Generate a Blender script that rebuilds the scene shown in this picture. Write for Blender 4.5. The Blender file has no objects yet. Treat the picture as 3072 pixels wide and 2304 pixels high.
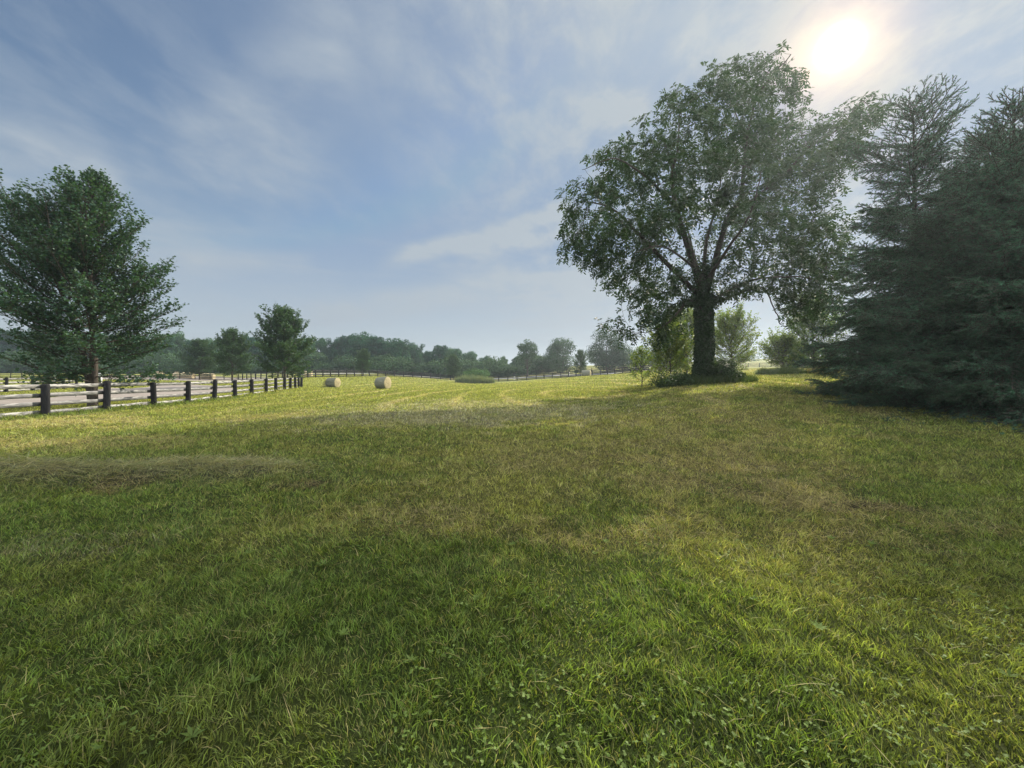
import bpy, math, random
import numpy as np
from mathutils import Vector

# ------------------------------------------------------------------ camera, sky, sun, exposure
sc = bpy.context.scene
F, HOR, CAMH = 1200.0, 1121.0, 1.6          # focal length in photo pixels, horizon row, eye height (m)
cam_d = bpy.data.cameras.new("camera"); cam = bpy.data.objects.new("camera", cam_d)
sc.collection.objects.link(cam); sc.camera = cam
cam_d.sensor_width = 36.0; cam_d.lens = 36.0 * F / 3072.0
cam_d.shift_y = -(1152 - HOR) / 3072.0
cam_d.clip_start = 0.05; cam_d.clip_end = 5000
cam.location = (0, 0, CAMH); cam.rotation_euler = (math.radians(90), 0, 0)

SUN = Vector(((2520 - 1536) / F, 1.0, (HOR - 139) / F)).normalized()
SUN_EL = math.asin(SUN.z); SUN_AZ = math.atan2(SUN.x, SUN.y)

world = bpy.data.worlds.new("World"); sc.world = world; world.use_nodes = True
def build_world():
    nt = world.node_tree; nt.nodes.clear(); N = nt.nodes.new; L = nt.links.new
    out = N('ShaderNodeOutputWorld'); bg = N('ShaderNodeBackground'); L(bg.outputs[0], out.inputs[0])
    sky = N('ShaderNodeTexSky'); sky.sky_type = 'NISHITA'; sky.sun_disc = False
    sky.sun_elevation = SUN_EL; sky.sun_rotation = SUN_AZ
    sky.air_density = 1.2; sky.dust_density = 0.4; sky.ozone_density = 2.2
    tc = N('ShaderNodeTexCoord')
    def math_(op, a, b=None, c=None, clamp=False):
        m = N('ShaderNodeMath'); m.operation = op; m.use_clamp = clamp
        for i, v in enumerate((a, b, c)):
            if v is None: continue
            if isinstance(v, (int, float)): m.inputs[i].default_value = v
            else: L(v, m.inputs[i])
        return m.outputs[0]
    def vmath(op, a, b=None):
        m = N('ShaderNodeVectorMath'); m.operation = op
        for i, v in enumerate((a, b)):
            if v is None: continue
            if isinstance(v, (tuple, Vector)): m.inputs[i].default_value = v
            else: L(v, m.inputs[i])
        return m
    def mix(f, a, b, mode='MIX'):
        m = N('ShaderNodeMix'); m.data_type = 'RGBA'; m.blend_type = mode
        for s, v in ((m.inputs[0], f), (m.inputs[6], a), (m.inputs[7], b)):
            if isinstance(v, (int, float)): s.default_value = v
            elif isinstance(v, tuple): s.default_value = (*v, 1)
            else: L(v, s)
        return m.outputs[2]
    def ramp(f, lo, hi):
        m = N('ShaderNodeMapRange'); m.interpolation_type = 'SMOOTHSTEP'
        L(f, m.inputs[0]); m.inputs[1].default_value = lo; m.inputs[2].default_value = hi
        return m.outputs[0]
    d = tc.outputs['Generated']
    sep = N('ShaderNodeSeparateXYZ'); L(d, sep.inputs[0])
    z = math_('MAXIMUM', sep.outputs[2], 0.0)
    zz = math_('ADD', z, 0.10)
    comb = N('ShaderNodeCombineXYZ')
    L(math_('DIVIDE', sep.outputs[0], zz), comb.inputs[0]); L(math_('DIVIDE', sep.outputs[1], zz), comb.inputs[1])
    def noise(vec, scale, detail, rough, rotz=0, stretch=(1, 1, 1), loc=(0, 0, 0), dist=0.0):
        mp = N('ShaderNodeMapping'); L(vec, mp.inputs[0]); mp.inputs[2].default_value = (0, 0, rotz)
        mp.inputs[3].default_value = stretch; mp.inputs[1].default_value = loc
        n = N('ShaderNodeTexNoise'); L(mp.outputs[0], n.inputs['Vector'])
        n.inputs['Scale'].default_value = scale; n.inputs['Detail'].default_value = detail
        n.inputs['Roughness'].default_value = rough; n.inputs['Distortion'].default_value = dist
        return n.outputs[0]
    P = comb.outputs[0]
    # sun distance
    dt = vmath('DOT_PRODUCT', d, SUN).outputs['Value']
    ang = math_('ARCCOSINE', math_('MINIMUM', dt, 1.0))
    near = math_('DIVIDE', 1.0, math_('ADD', 1.0, math_('POWER', math_('DIVIDE', ang, 0.30), 2.0)))
    # cloud veils: broad soft cirrus, small ripples, low bands
    broad = ramp(noise(P, 0.75, 4, 0.5, 0.6, (1, 0.55, 1), (3.1, 1.7, 0), 0.15), 0.36, 0.74)
    rip = ramp(noise(P, 5.5, 6, 0.62, -0.7, (1, 0.62, 1), (0.3, 0.4, 0), 0.25), 0.36, 0.72)
    rmask = ramp(noise(P, 0.55, 2, 0.5, 0.2, (1, 1, 1), (5.5, 2.0, 0)), 0.40, 0.62)
    rm2 = ramp(dt, 0.55, 0.93)
    ripple = math_('MULTIPLY', rip, math_('MAXIMUM', math_('MULTIPLY', rmask, 0.35), rm2))
    bands = ramp(noise(d, 2.6, 4, 0.5, 0.25, (1, 1, 7.0), (1.2, 0.4, 0.9), 0.15), 0.47, 0.66)
    lowm = math_('SUBTRACT', 1.0, ramp(z, 0.10, 0.42))
    band = math_('MULTIPLY', bands, lowm)
    cl = math_('ADD', math_('MULTIPLY', broad, 0.22), math_('MULTIPLY', ripple, 0.75))
    cl = math_('ADD', cl, math_('MULTIPLY', band, 0.55))
    cl = math_('ADD', cl, math_('MULTIPLY', near, 0.38))
    def vdir(px, py): return Vector(((px - 1536) / F, 1.0, (HOR - py) / F)).normalized()
    def streak(a, b, w0, w1, amp, ns, seed):
        A = vdir(*a); B = vdir(*b); n = A.cross(B).normalized(); mid = (A + B).normalized(); half = A.angle(B) / 2
        wig = math_('MULTIPLY', math_('SUBTRACT', noise(d, 3.0, 3, 0.5, 0, (1, 1, 1), (seed, 0, 0)), 0.5), w1 * 1.6)
        off_ = math_('ABSOLUTE', math_('ADD', vmath('DOT_PRODUCT', d, n).outputs['Value'], wig))
        core = math_('SUBTRACT', 1.0, ramp(off_, w0, w1))
        al = math_('ARCCOSINE', math_('MINIMUM', vmath('DOT_PRODUCT', d, mid).outputs['Value'], 1.0))
        end = math_('SUBTRACT', 1.0, ramp(al, half * 0.75, half * 1.25))
        tex = math_('ADD', 0.45, ramp(noise(d, ns, 5, 0.6, 0.3, (1, 1, 2.2), (seed, seed, 0), 0.2), 0.30, 0.70))
        return math_('MULTIPLY', math_('MULTIPLY', core, end), math_('MULTIPLY', tex, amp))
    for args in (((1180, 790), (1720, 620), 0.002, 0.034, 0.95, 9, 1.0), ((1380, 745), (1760, 700), 0.002, 0.030, 0.60, 9, 2.0), ((400, 760), (1050, 60), 0.02, 0.18, 0.36, 5, 3.0),
                 ((-200, 300), (330, 620), 0.02, 0.18, 0.42, 5, 4.0), ((560, 775), (930, 780), 0.003, 0.032, 0.40, 6, 5.0), ((900, 930), (2000, 850), 0.01, 0.065, 0.60, 5, 6.0),
                 ((900, 40), (2300, -20), 0.04, 0.20, 0.22, 9, 7.0), ((1700, 300), (1950, 330), 0.004, 0.05, 0.55, 12, 8.0)):
        cl = math_('ADD', cl, streak(*args), clamp=True)
    hor = math_('MULTIPLY', math_('SUBTRACT', 1.0, ramp(z, -0.05, 0.34)), 0.85)
    SKYS = 0.054
    base0 = vmath('SCALE', sky.outputs[0]); base0.inputs[3].default_value = SKYS
    base = vmath('MINIMUM', base0.outputs[0], (0.135, 0.190, 0.275))
    ccol = mix(near, (0.215, 0.250, 0.285), (0.260, 0.280, 0.290))
    # added fill light: sky brightened out of view, overhead and behind the viewer
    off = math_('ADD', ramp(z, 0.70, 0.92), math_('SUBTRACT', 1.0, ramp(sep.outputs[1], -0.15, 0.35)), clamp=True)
    thick = math_('MULTIPLY', off, ramp(noise(P, 1.3, 4, 0.55), 0.30, 0.62))  # mask of that added brightening, broken up by noise
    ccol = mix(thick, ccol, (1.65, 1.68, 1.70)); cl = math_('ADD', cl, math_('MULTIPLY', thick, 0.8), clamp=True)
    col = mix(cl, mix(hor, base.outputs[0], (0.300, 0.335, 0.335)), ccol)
    # aureole of the sun behind thin cloud
    g1 = math_('EXPONENT', math_('MULTIPLY', math_('POWER', math_('DIVIDE', ang, 0.0150), 2.0), -1.0))
    g2 = math_('EXPONENT', math_('MULTIPLY', math_('DIVIDE', ang, 0.036), -1.0))
    wob = math_('ADD', 0.55, math_('MULTIPLY', noise(P, 9.0, 4, 0.6), 0.9))
    a1 = vmath('SCALE', (1.0, 0.93, 0.78)); L(math_('MULTIPLY', math_('MULTIPLY', g1, wob), 9.0), a1.inputs[3])
    a2 = vmath('SCALE', (1.0, 0.60, 0.26)); L(math_('MULTIPLY', math_('MULTIPLY', g2, wob), 1.05), a2.inputs[3])
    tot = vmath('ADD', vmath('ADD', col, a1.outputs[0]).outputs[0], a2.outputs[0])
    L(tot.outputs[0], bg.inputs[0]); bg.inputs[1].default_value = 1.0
build_world()

sun_d = bpy.data.lights.new("sun", 'SUN'); sun = bpy.data.objects.new("sun", sun_d)
sc.collection.objects.link(sun)
sun_d.energy = 4.0; sun_d.angle = math.radians(0.8); sun_d.color = (1.0, 0.91, 0.76)
sun.rotation_euler = (-SUN).to_track_quat('-Z', 'Y').to_euler()
sun.location = (20, 25, 60)

sc.view_settings.view_transform = 'Standard'; sc.view_settings.look = 'None'
sc.view_settings.exposure = 1.0; sc.view_settings.gamma = 1.0
cy = sc.cycles
cy.max_bounces = 5; cy.diffuse_bounces = 3; cy.glossy_bounces = 2; cy.transmission_bounces = 4
cy.volume_bounces = 0; cy.transparent_max_bounces = 8; cy.sample_clamp_indirect = 3.0
cy.use_denoising = True; cy.use_adaptive_sampling = True; cy.adaptive_threshold = 0.012
cy.denoiser = 'OPENIMAGEDENOISE'; cy.denoising_input_passes = 'RGB_ALBEDO_NORMAL'; cy.denoising_prefilter = 'ACCURATE'
HAZE = 0.00065

# ------------------------------------------------------------------ helpers
COL = sc.collection
rng = np.random.default_rng(7)

def tag(o, label=None, cat=None, group=None, kind=None):
    if label: o['label'] = label
    if cat: o['category'] = cat
    if group: o['group'] = group
    if kind: o['kind'] = kind
    return o
def empty(name, loc, rz=0.0):
    o = bpy.data.objects.new(name, None); COL.objects.link(o)
    o.location = loc; o.rotation_euler = (0, 0, rz); o.empty_display_size = 0.3
    return o
def mesh_np(name, V, quads=None, tris=None, col=None, mat=None, parent=None, smooth=False):
    V = np.asarray(V, np.float32); me = bpy.data.meshes.new(name)
    me.vertices.add(len(V)); me.vertices.foreach_set('co', V.ravel())
    parts, starts, off = [], [], 0
    for f, k in ((quads, 4), (tris, 3)):
        if f is None or len(f) == 0: continue
        f = np.asarray(f, np.int32).reshape(-1, k)
        parts.append(f.ravel()); starts.append(off + np.arange(len(f), dtype=np.int32) * k); off += f.size
    loops = np.concatenate(parts); st = np.concatenate(starts)
    me.loops.add(len(loops)); me.loops.foreach_set('vertex_index', loops)
    me.polygons.add(len(st)); me.polygons.foreach_set('loop_start', st)
    me.update(calc_edges=True)
    if smooth: me.polygons.foreach_set('use_smooth', np.ones(len(st), bool))
    if col is not None:
        a = me.attributes.new('col', 'FLOAT_COLOR', 'POINT')
        c = np.ones((len(V), 4), np.float32); c[:, :3] = col
        a.data.foreach_set('color', c.ravel())
    if mat: me.materials.append(mat)
    o = bpy.data.objects.new(name, me); COL.objects.link(o)
    if parent: o.parent = parent
    return o
def copy_tree(o, parent=None):
    c = o.copy(); COL.objects.link(c); c.parent = parent
    for ch in [k for k in o.children]: copy_tree(ch, c)
    return c

def norm(v):
    return v / np.maximum(np.linalg.norm(v, axis=-1, keepdims=True), 1e-9)
def ss(x, a, b):
    t = np.clip((x - a) / (b - a), 0, 1); return t * t * (3 - 2 * t)
def vnoise(x, y, seed=0):
    xi = np.floor(x).astype(np.int64); yi = np.floor(y).astype(np.int64)
    fx = x - xi; fy = y - yi; fx = fx * fx * (3 - 2 * fx); fy = fy * fy * (3 - 2 * fy)
    def h(a, b):
        n = (a * 374761393 + b * 668265263 + seed * 1274126177) & 0xffffffff
        n = ((n ^ (n >> 13)) * 1274126177) & 0xffffffff
        return ((n ^ (n >> 16)) & 0xffff) / 65535.0
    return (h(xi, yi) * (1 - fx) + h(xi + 1, yi) * fx) * (1 - fy) + (h(xi, yi + 1) * (1 - fx) + h(xi + 1, yi + 1) * fx) * fy
def fbm(x, y, seed=0, o=4):
    s = 0; a = 0.5; t = 0
    for i in range(o):
        s = s + a * vnoise(x * 2 ** i + 17 * i, y * 2 ** i - 9 * i, seed + i); t += a; a *= 0.55
    return s / t

# ------------------------------------------------------------------ terrain
CP = []   # (X, Y, Z)
def cp(px, py, d): CP.append(((px - 1536) / F * d, d, CAMH - (py - HOR) / F * d))
for u in (-1.3, -0.6, 0, 0.6, 1.2):
    for yy in (1.0, 3.0, 6.5): CP.append((u * yy, yy, 0.0))
for x, y, z in ((-6, 15, 0), (0, 12, 0), (0, 24, 0.02), (6, 12, .12), (-10, 25, -.08), (-18, 15.3, 0), (-19, 25, -.1), (-24, 46, -.1),
                (-25, 15, 0), (-20.5, 19.4, 0), (6, 22, .3), (12, 24, .9), (13, 9.5, .3), (15, 15, .6), (22, 14, .8), (0, 45, -.05), (-14, 36, -.1)):
    CP.append((x, y, z))
for t in ((2110, 1145, 27), (2340, 1121, 45), (2500, 1128, 36), (2248, 1102, 115), (1900, 1160, 38), (1300, 1161, 60),
          (912, 1134, 70), (1045, 1130.5, 85), (1168, 1129.5, 98), (1281, 1135, 106), (1420, 1149, 96), (1502, 1144, 108),
          (1611, 1138, 104), (1692, 1133, 98), (1799, 1127, 88), (1911, 1119, 72), (1146, 1167, 45), (998, 1162, 56), (1759, 1129, 86),
          (77, 1177, 34), (220, 1164, 43), (600, 1143, 75), (716, 1139, 88), (500, 1136, 79), (100, 1138, 80),
          (1500, 1120, 150), (1558, 1110, 160), (1780, 1099, 150), (1300, 1126, 150), (1100, 1112, 150), (700, 1118, 140), (400, 1118, 140),
          (2250, 1085, 180), (2800, 1080, 150), (1700, 1100, 200), (2500, 1070, 300), (1500, 1105, 300), (900, 1110, 300), (200, 1112, 300),
          (3300, 1080, 90), (-400, 1150, 60)):
    cp(*t)
CP = np.array(CP)
def tv(x, y): return np.arctan2(x, y), np.log(np.maximum(np.hypot(x, y), 0.5)) * 0.5
_cu, _cv = tv(CP[:, 0], CP[:, 1]); _C2 = 0.06 ** 2
def _phi(du, dv): return np.sqrt(du * du + dv * dv + _C2)
_W = np.linalg.solve(_phi(_cu[:, None] - _cu, _cv[:, None] - _cv) + 1e-4 * np.eye(len(CP)), CP[:, 2])
def terrain(x, y):
    x = np.atleast_1d(np.asarray(x, float)); y = np.atleast_1d(np.asarray(y, float)); out = np.zeros(x.shape)
    sh = x.shape; x = x.ravel(); y = y.ravel(); o = np.zeros(len(x))
    for i in range(0, len(x), 100000):
        u, v = tv(x[i:i + 100000], y[i:i + 100000])
        h = np.zeros(len(u))
        for k in range(len(CP)): h += _W[k] * _phi(u - _cu[k], v - _cv[k])
        h *= 1 - ss(np.abs(u), 1.5, 2.1)
        o[i:i + 100000] = h
    # low heaps of raked clippings, gentle lumps
    r = np.hypot(x, y)
    o += 0.13 * heap(x, y) + (fbm(x * 0.9, y * 0.9, 3, 2) - 0.5) * 0.05 * ss(r, 1, 6)
    return o.reshape(sh)
def line_d(x, y, ax, ay, bx, by):
    t = np.clip(((x - ax) * (bx - ax) + (y - ay) * (by - ay)) / ((bx - ax) ** 2 + (by - ay) ** 2), 0, 1)
    return np.hypot(x - ax - t * (bx - ax), y - ay - t * (by - ay)), t
def heap(x, y):
    yc = 6.35 + 0.30 * (fbm(x * 0.6, 0 * x, 21, 2) - 0.5) * 2
    g = np.exp(-((y - yc) / 0.55) ** 2) * ss(-x, 2.2, 5.0) * (0.5 + 0.9 * fbm(x * 1.7, y * 1.7, 31, 3))
    return g
def gz(x, y): return float(terrain(x, y)[0])
def at(px, d):                    # ground point under a column of the photo at a given distance
    x = (px - 1536) / F * d
    return x, d, gz(x, d)
def P3(px, py, d):
    return np.array(((px - 1536) / F * d, d, CAMH - (py - HOR) / F * d))

# near fence line (world)
NF_PX = [137, 320, 463, 565, 643, 705, 756, 799, 828, 854, 871, 886, 897, 904]
NF_X = [-17.8, -18.0, -18.4, -18.8, -19.3, -19.9, -20.4, -21.0, -21.7, -22.3, -22.9, -23.5, -24.1, -24.6]
NF = [(x, x * F / (p - 1536)) for p, x in zip(NF_PX, NF_X)]
NF = [(-17.75, 12.6), *NF]
def fence_dist(x, y):
    d = np.full(np.shape(x), 1e9)
    for a, b in zip(NF[:-1], NF[1:]):
        d = np.minimum(d, line_d(x, y, a[0], a[1], b[0], b[1])[0])
    return d

# gravel roads: polygons in ground coordinates
def gp(px, py, z=0.0):
    d = (CAMH - z) * F / (py - HOR); return ((px - 1536) / F * d, d)
ROADS = {
 'driveway': [gp(-900, 1262), gp(-500, 1242), gp(0, 1219), gp(137, 1213), gp(320, 1204), gp(463, 1193), gp(565, 1187), gp(640, 1180), gp(705, 1172),
              gp(700, 1166), gp(640, 1161), gp(560, 1157), gp(470, 1156), gp(440, 1165), gp(390, 1168), gp(330, 1166), gp(280, 1173), gp(250, 1186),
              gp(137, 1194), gp(0, 1201), gp(-500, 1214), gp(-900, 1232)],
 'lane': [gp(300, 1148), gp(480, 1148), gp(640, 1147), gp(800, 1147), gp(800, 1141.5), gp(640, 1140), gp(480, 1140), gp(300, 1140)],
}
def inpoly(x, y, poly):
    ins = np.zeros(np.shape(x), bool); n = len(poly)
    for i in range(n):
        x1, y1 = poly[i]; x2, y2 = poly[(i + 1) % n]
        c = ((y1 > y) != (y2 > y)) & (x < (x2 - x1) * (y - y1) / (y2 - y1 + 1e-12) + x1); ins ^= c
    return ins

# ------------------------------------------------------------------ ground colour (turf, straw and clippings, plus some sunlight painted in)
LUSH = np.array((0.115, 0.170, 0.038)); MID = np.array((0.180, 0.215, 0.055)); YEL = np.array((0.275, 0.275, 0.075))
STRAW = np.array((0.44, 0.37, 0.18)); THATCH = np.array((0.17, 0.135, 0.07)); GREY = np.array((0.30, 0.28, 0.19))
def lerp(a, b, t): return a + (b - a) * np.asarray(t)[..., None]
def ell(x, y, px, py, rpx, rpy):   # soft ellipse lying on the ground; given as picture extents for convenience
    cx, cy_ = gp(px, py); rx = rpx / F * cy_
    y1 = gp(px, py - rpy)[1]; y0 = gp(px, py + rpy)[1]
    ry = np.where(y > cy_, y1 - cy_, cy_ - y0)
    r = np.hypot((x - cx) / rx, (y - cy_) / ry)
    r = r + (fbm(x * 1.5, y * 1.5, int(px) % 97, 4) - 0.5) * 1.7
    return 1 - ss(r, 0.45, 1.15)
def ground_col(x, y, sto=None):
    def kk(k):
        return k if sto is None else 0.25 * k + 0.75 * (sto.random(np.shape(k)) < k)
    n1 = fbm(x * 0.35, y * 0.35, 1, 4); n2 = fbm(x * 1.6, y * 1.6, 5, 4); n3 = fbm(x * 6, y * 6, 9, 3)
    r = np.hypot(x, y)
    c = lerp(LUSH, MID, ss(n1 * 0.6 + n2 * 0.4 + (n3 - .5) * .3, 0.36, 0.66))
    far = ss(r, 9, 24) * (1 - ss(x, 4, 16) * 0.35)
    c = lerp(c, YEL, 0.72 * far * ss(n2 + 0.25, 0.35, 0.75))
    dry_sunlit = ss(r, 2.6, 5.5) * (1 - ss(r, 12, 20)) * ss(x / np.maximum(y, .5), -1.2, -.1) * (1 - ss(x / np.maximum(y, .5), .75, 1.1))  # dry grass, also yellowed and brightened to paint in dappled sun
    c = lerp(c, lerp(YEL * 1.0, STRAW * .78, n3 * .6), kk(dry_sunlit * (.34 + .45 * ss(n2 * .5 + n1 * .5, .38, .62))))
    right = ss(x / np.maximum(y, 1), -0.15, 0.45) * ss(r, 3, 7)
    c = lerp(c, STRAW * 0.62, kk(0.45 * right * ss(n2, 0.35, 0.65)))
    c = lerp(c, MID * 0.9, 0.5 * ss(x / np.maximum(y, 1), 0.75, 1.1) * (1 - ss(r, 16, 24)))
    # mowing rows run parallel to the paddock edge
    rr = np.hypot((x - 5) / 22.0, (y - 30) / 60.0) * 22
    w = rr / 3.1 + 0.35 * fbm(x * .15, y * .15, 8, 2)
    row = np.abs((w % 1.0) - 0.5) * 2
    rowm = ss(r, 13, 22) * (0.35 + 0.65 * ss(fbm(x * .5, y * .12, 12, 3), .35, .6))
    c = lerp(c, STRAW * 1.08, kk(0.95 * rowm * ss(row + (n3 - .5) * .35, 0.70, 0.97)))
    c = lerp(c, MID * 0.85, 0.60 * rowm * ss(1 - row, 0.62, 0.95))
    # patches seen in the lawn
    for px, py, a, b, k, tgt in ((1380, 1238, 520, 44, .78, GREY * 1.15), (1150, 1262, 330, 30, .45, GREY), (760, 1250, 150, 20, .55, STRAW * .7),
                                 (1600, 1520, 260, 110, .60, YEL * 1.15), (1280, 1560, 260, 70, .30, THATCH * 1.6), (1750, 1600, 300, 60, .34, THATCH * 1.6),  # first entry here: a patch of sun painted as yellow turf
                                 (2520, 1520, 240, 110, .40, THATCH * 1.6), (2440, 1340, 140, 22, .6, YEL * 1.3), (2150, 1400, 300, 90, .35, STRAW * .6),
                                 (250, 1330, 420, 28, .60, STRAW * .85), (120, 1270, 300, 26, .70, STRAW * 1.05), (620, 1395, 420, 22, .55, GREY * .9),
                                 (900, 1460, 90, 14, .85, THATCH * .6), (2660, 1515, 120, 16, .8, THATCH * .5), (320, 1462, 170, 22, .7, THATCH * .7),
                                 (200, 1640, 300, 60, .40, GREY * .7), (1700, 1385, 260, 40, .35, STRAW * .6), (2330, 1150, 320, 14, .5, STRAW * .8)):
        c = lerp(c, tgt, kk(k * ell(x, y, px, py, a, b) * (0.45 + 1.1 * ss(n2 * .6 + n3 * .4, .35, .68)).clip(0, 1.1)))
    hp = heap(x, y); c = lerp(c, GREY * 0.75, np.clip(hp * 0.8, 0, .8))
    fd = fence_dist(x, y); c = lerp(c, LUSH * 0.95, 0.85 * (1 - ss(fd, 0.5, 1.3)))
    lf = (x < -17.5 - 0.13 * (y - 12)) & (y > 0); c = np.where(lf[..., None], lerp(MID, YEL, 0.45 + .3 * n2), c)
    return c * (0.86 + 0.28 * n3)[..., None]

# ------------------------------------------------------------------ materials
def mat_new(name):
    m = bpy.data.materials.new(name); m.use_nodes = True; nt = m.node_tree
    return m, nt, nt.nodes, nt.links
def leaf_mat(name, tint=(1, 1, 1), trans=0.4, tcol=(1.25, 1.35, 0.5), rough=0.55, spec=0.25):
    m, nt, N, L = mat_new(name); N.clear()
    out = N.new('ShaderNodeOutputMaterial'); mx = N.new('ShaderNodeMixShader')
    p = N.new('ShaderNodeBsdfPrincipled'); t = N.new('ShaderNodeBsdfTranslucent')
    a = N.new('ShaderNodeAttribute'); a.attribute_name = 'col'
    v = N.new('ShaderNodeVectorMath'); v.operation = 'MULTIPLY'; v.inputs[1].default_value = tint
    v2 = N.new('ShaderNodeVectorMath'); v2.operation = 'MULTIPLY'; v2.inputs[1].default_value = tcol
    L.new(a.outputs['Vector'], v.inputs[0]); L.new(v.outputs[0], p.inputs['Base Color'])
    L.new(v.outputs[0], v2.inputs[0]); L.new(v2.outputs[0], t.inputs['Color'])
    p.inputs['Roughness'].default_value = rough; p.inputs['Specular IOR Level'].default_value = spec
    mx.inputs[0].default_value = trans
    L.new(p.outputs[0], mx.inputs[1]); L.new(t.outputs[0], mx.inputs[2]); L.new(mx.outputs[0], out.inputs[0])
    return m
def noise_mat(name, c1, c2, scale=4, detail=6, rough=0.85, lo=0.35, hi=0.65, stretch=(1, 1, 1), c3=None, t3=(0.6, 0.66), s3=9, bump=0.3, spec=0.2, st3=(1, 1, 1)):
    m, nt, N, L = mat_new(name); p = N['Principled BSDF']
    tc = N.new('ShaderNodeTexCoord'); mp = N.new('ShaderNodeMapping'); mp.inputs[3].default_value = stretch
    L.new(tc.outputs['Object'], mp.inputs[0])
    n = N.new('ShaderNodeTexNoise'); n.inputs['Scale'].default_value = scale; n.inputs['Detail'].default_value = detail
    n.inputs['Roughness'].default_value = 0.65; L.new(mp.outputs[0], n.inputs['Vector'])
    r = N.new('ShaderNodeValToRGB'); r.color_ramp.elements[0].position = lo; r.color_ramp.elements[1].position = hi
    r.color_ramp.elements[0].color = (*c1, 1); r.color_ramp.elements[1].color = (*c2, 1); L.new(n.outputs[0], r.inputs[0])
    colout = r.outputs[0]
    if c3 is not None:
        mp3 = N.new('ShaderNodeMapping'); mp3.inputs[3].default_value = st3; L.new(tc.outputs['Object'], mp3.inputs[0])
        n3 = N.new('ShaderNodeTexNoise'); n3.inputs['Scale'].default_value = s3; n3.inputs['Detail'].default_value = 5; L.new(mp3.outputs[0], n3.inputs['Vector'])
        mr = N.new('ShaderNodeMapRange'); mr.inputs[1].default_value = t3[0]; mr.inputs[2].default_value = t3[1]; L.new(n3.outputs[0], mr.inputs[0])
        mx = N.new('ShaderNodeMix'); mx.data_type = 'RGBA'; L.new(mr.outputs[0], mx.inputs[0]); L.new(r.outputs[0], mx.inputs[6]); mx.inputs[7].default_value = (*c3, 1)
        colout = mx.outputs[2]
    L.new(colout, p.inputs['Base Color']); p.inputs['Roughness'].default_value = rough; p.inputs['Specular IOR Level'].default_value = spec
    if bump:
        b = N.new('ShaderNodeBump'); b.inputs['Strength'].default_value = bump; b.inputs['Distance'].default_value = 0.02
        L.new(n.outputs[0], b.inputs['Height']); L.new(b.outputs[0], p.inputs['Normal'])
    return m
M = {}
M['bark'] = noise_mat('bark', (0.035, 0.028, 0.022), (0.12, 0.10, 0.08), 6, 7, stretch=(3, 3, 0.6), bump=0.8)
M['bark_dark'] = noise_mat('bark_dark', (0.03, 0.025, 0.02), (0.085, 0.07, 0.055), 6, 7, stretch=(3, 3, 0.6), bump=0.6)
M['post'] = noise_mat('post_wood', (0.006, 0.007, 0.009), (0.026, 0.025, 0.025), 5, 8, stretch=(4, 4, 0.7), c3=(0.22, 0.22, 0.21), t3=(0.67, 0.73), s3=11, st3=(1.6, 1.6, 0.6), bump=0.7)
M['rail'] = noise_mat('rail_board', (0.09, 0.088, 0.085), (0.26, 0.255, 0.245), 4, 8, stretch=(1.0, 1.0, 6), c3=(0.32, 0.31, 0.285), t3=(0.58, 0.66), s3=3.2, st3=(1, 1, 4), bump=0.5)
M['rail_white'] = noise_mat('rail_board_flaking', (0.085, 0.083, 0.080), (0.26, 0.255, 0.24), 4, 8, stretch=(1, 1, 6), c3=(0.38, 0.37, 0.34), t3=(0.48, 0.58), s3=3.0, st3=(1, 1, 4), bump=0.5)
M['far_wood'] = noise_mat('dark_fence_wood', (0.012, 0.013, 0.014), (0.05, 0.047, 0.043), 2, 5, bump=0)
M['gravel'] = noise_mat('gravel', (0.20, 0.172, 0.148), (0.275, 0.24, 0.21), 0.7, 10, rough=0.95, bump=0.3)
M['asphalt'] = noise_mat('road_surface', (0.22, 0.22, 0.21), (0.30, 0.30, 0.28), 0.5, 8, rough=0.9, bump=0.2)
M['white'] = noise_mat('white_paint', (0.66, 0.66, 0.64), (0.80, 0.80, 0.78), 3, 4, bump=0)
M['grass'] = leaf_mat('grass_blades', trans=0.42, tcol=(1.30, 1.35, 0.55), rough=0.6, spec=0.22)
M['leaf'] = leaf_mat('maple_leaves', trans=0.30)
M['walnut'] = leaf_mat('walnut_leaves', trans=0.34, tcol=(1.35, 1.5, 0.45))
M['light_leaf'] = leaf_mat('backlit_leaves', trans=0.45, tcol=(1.35, 1.45, 0.7))
M['far_leaf'] = leaf_mat('wood_leaves', trans=0.25, rough=0.8, spec=0.1)
M['needle'] = leaf_mat('spruce_needles', trans=0.12, rough=0.55, spec=0.3)

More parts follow.
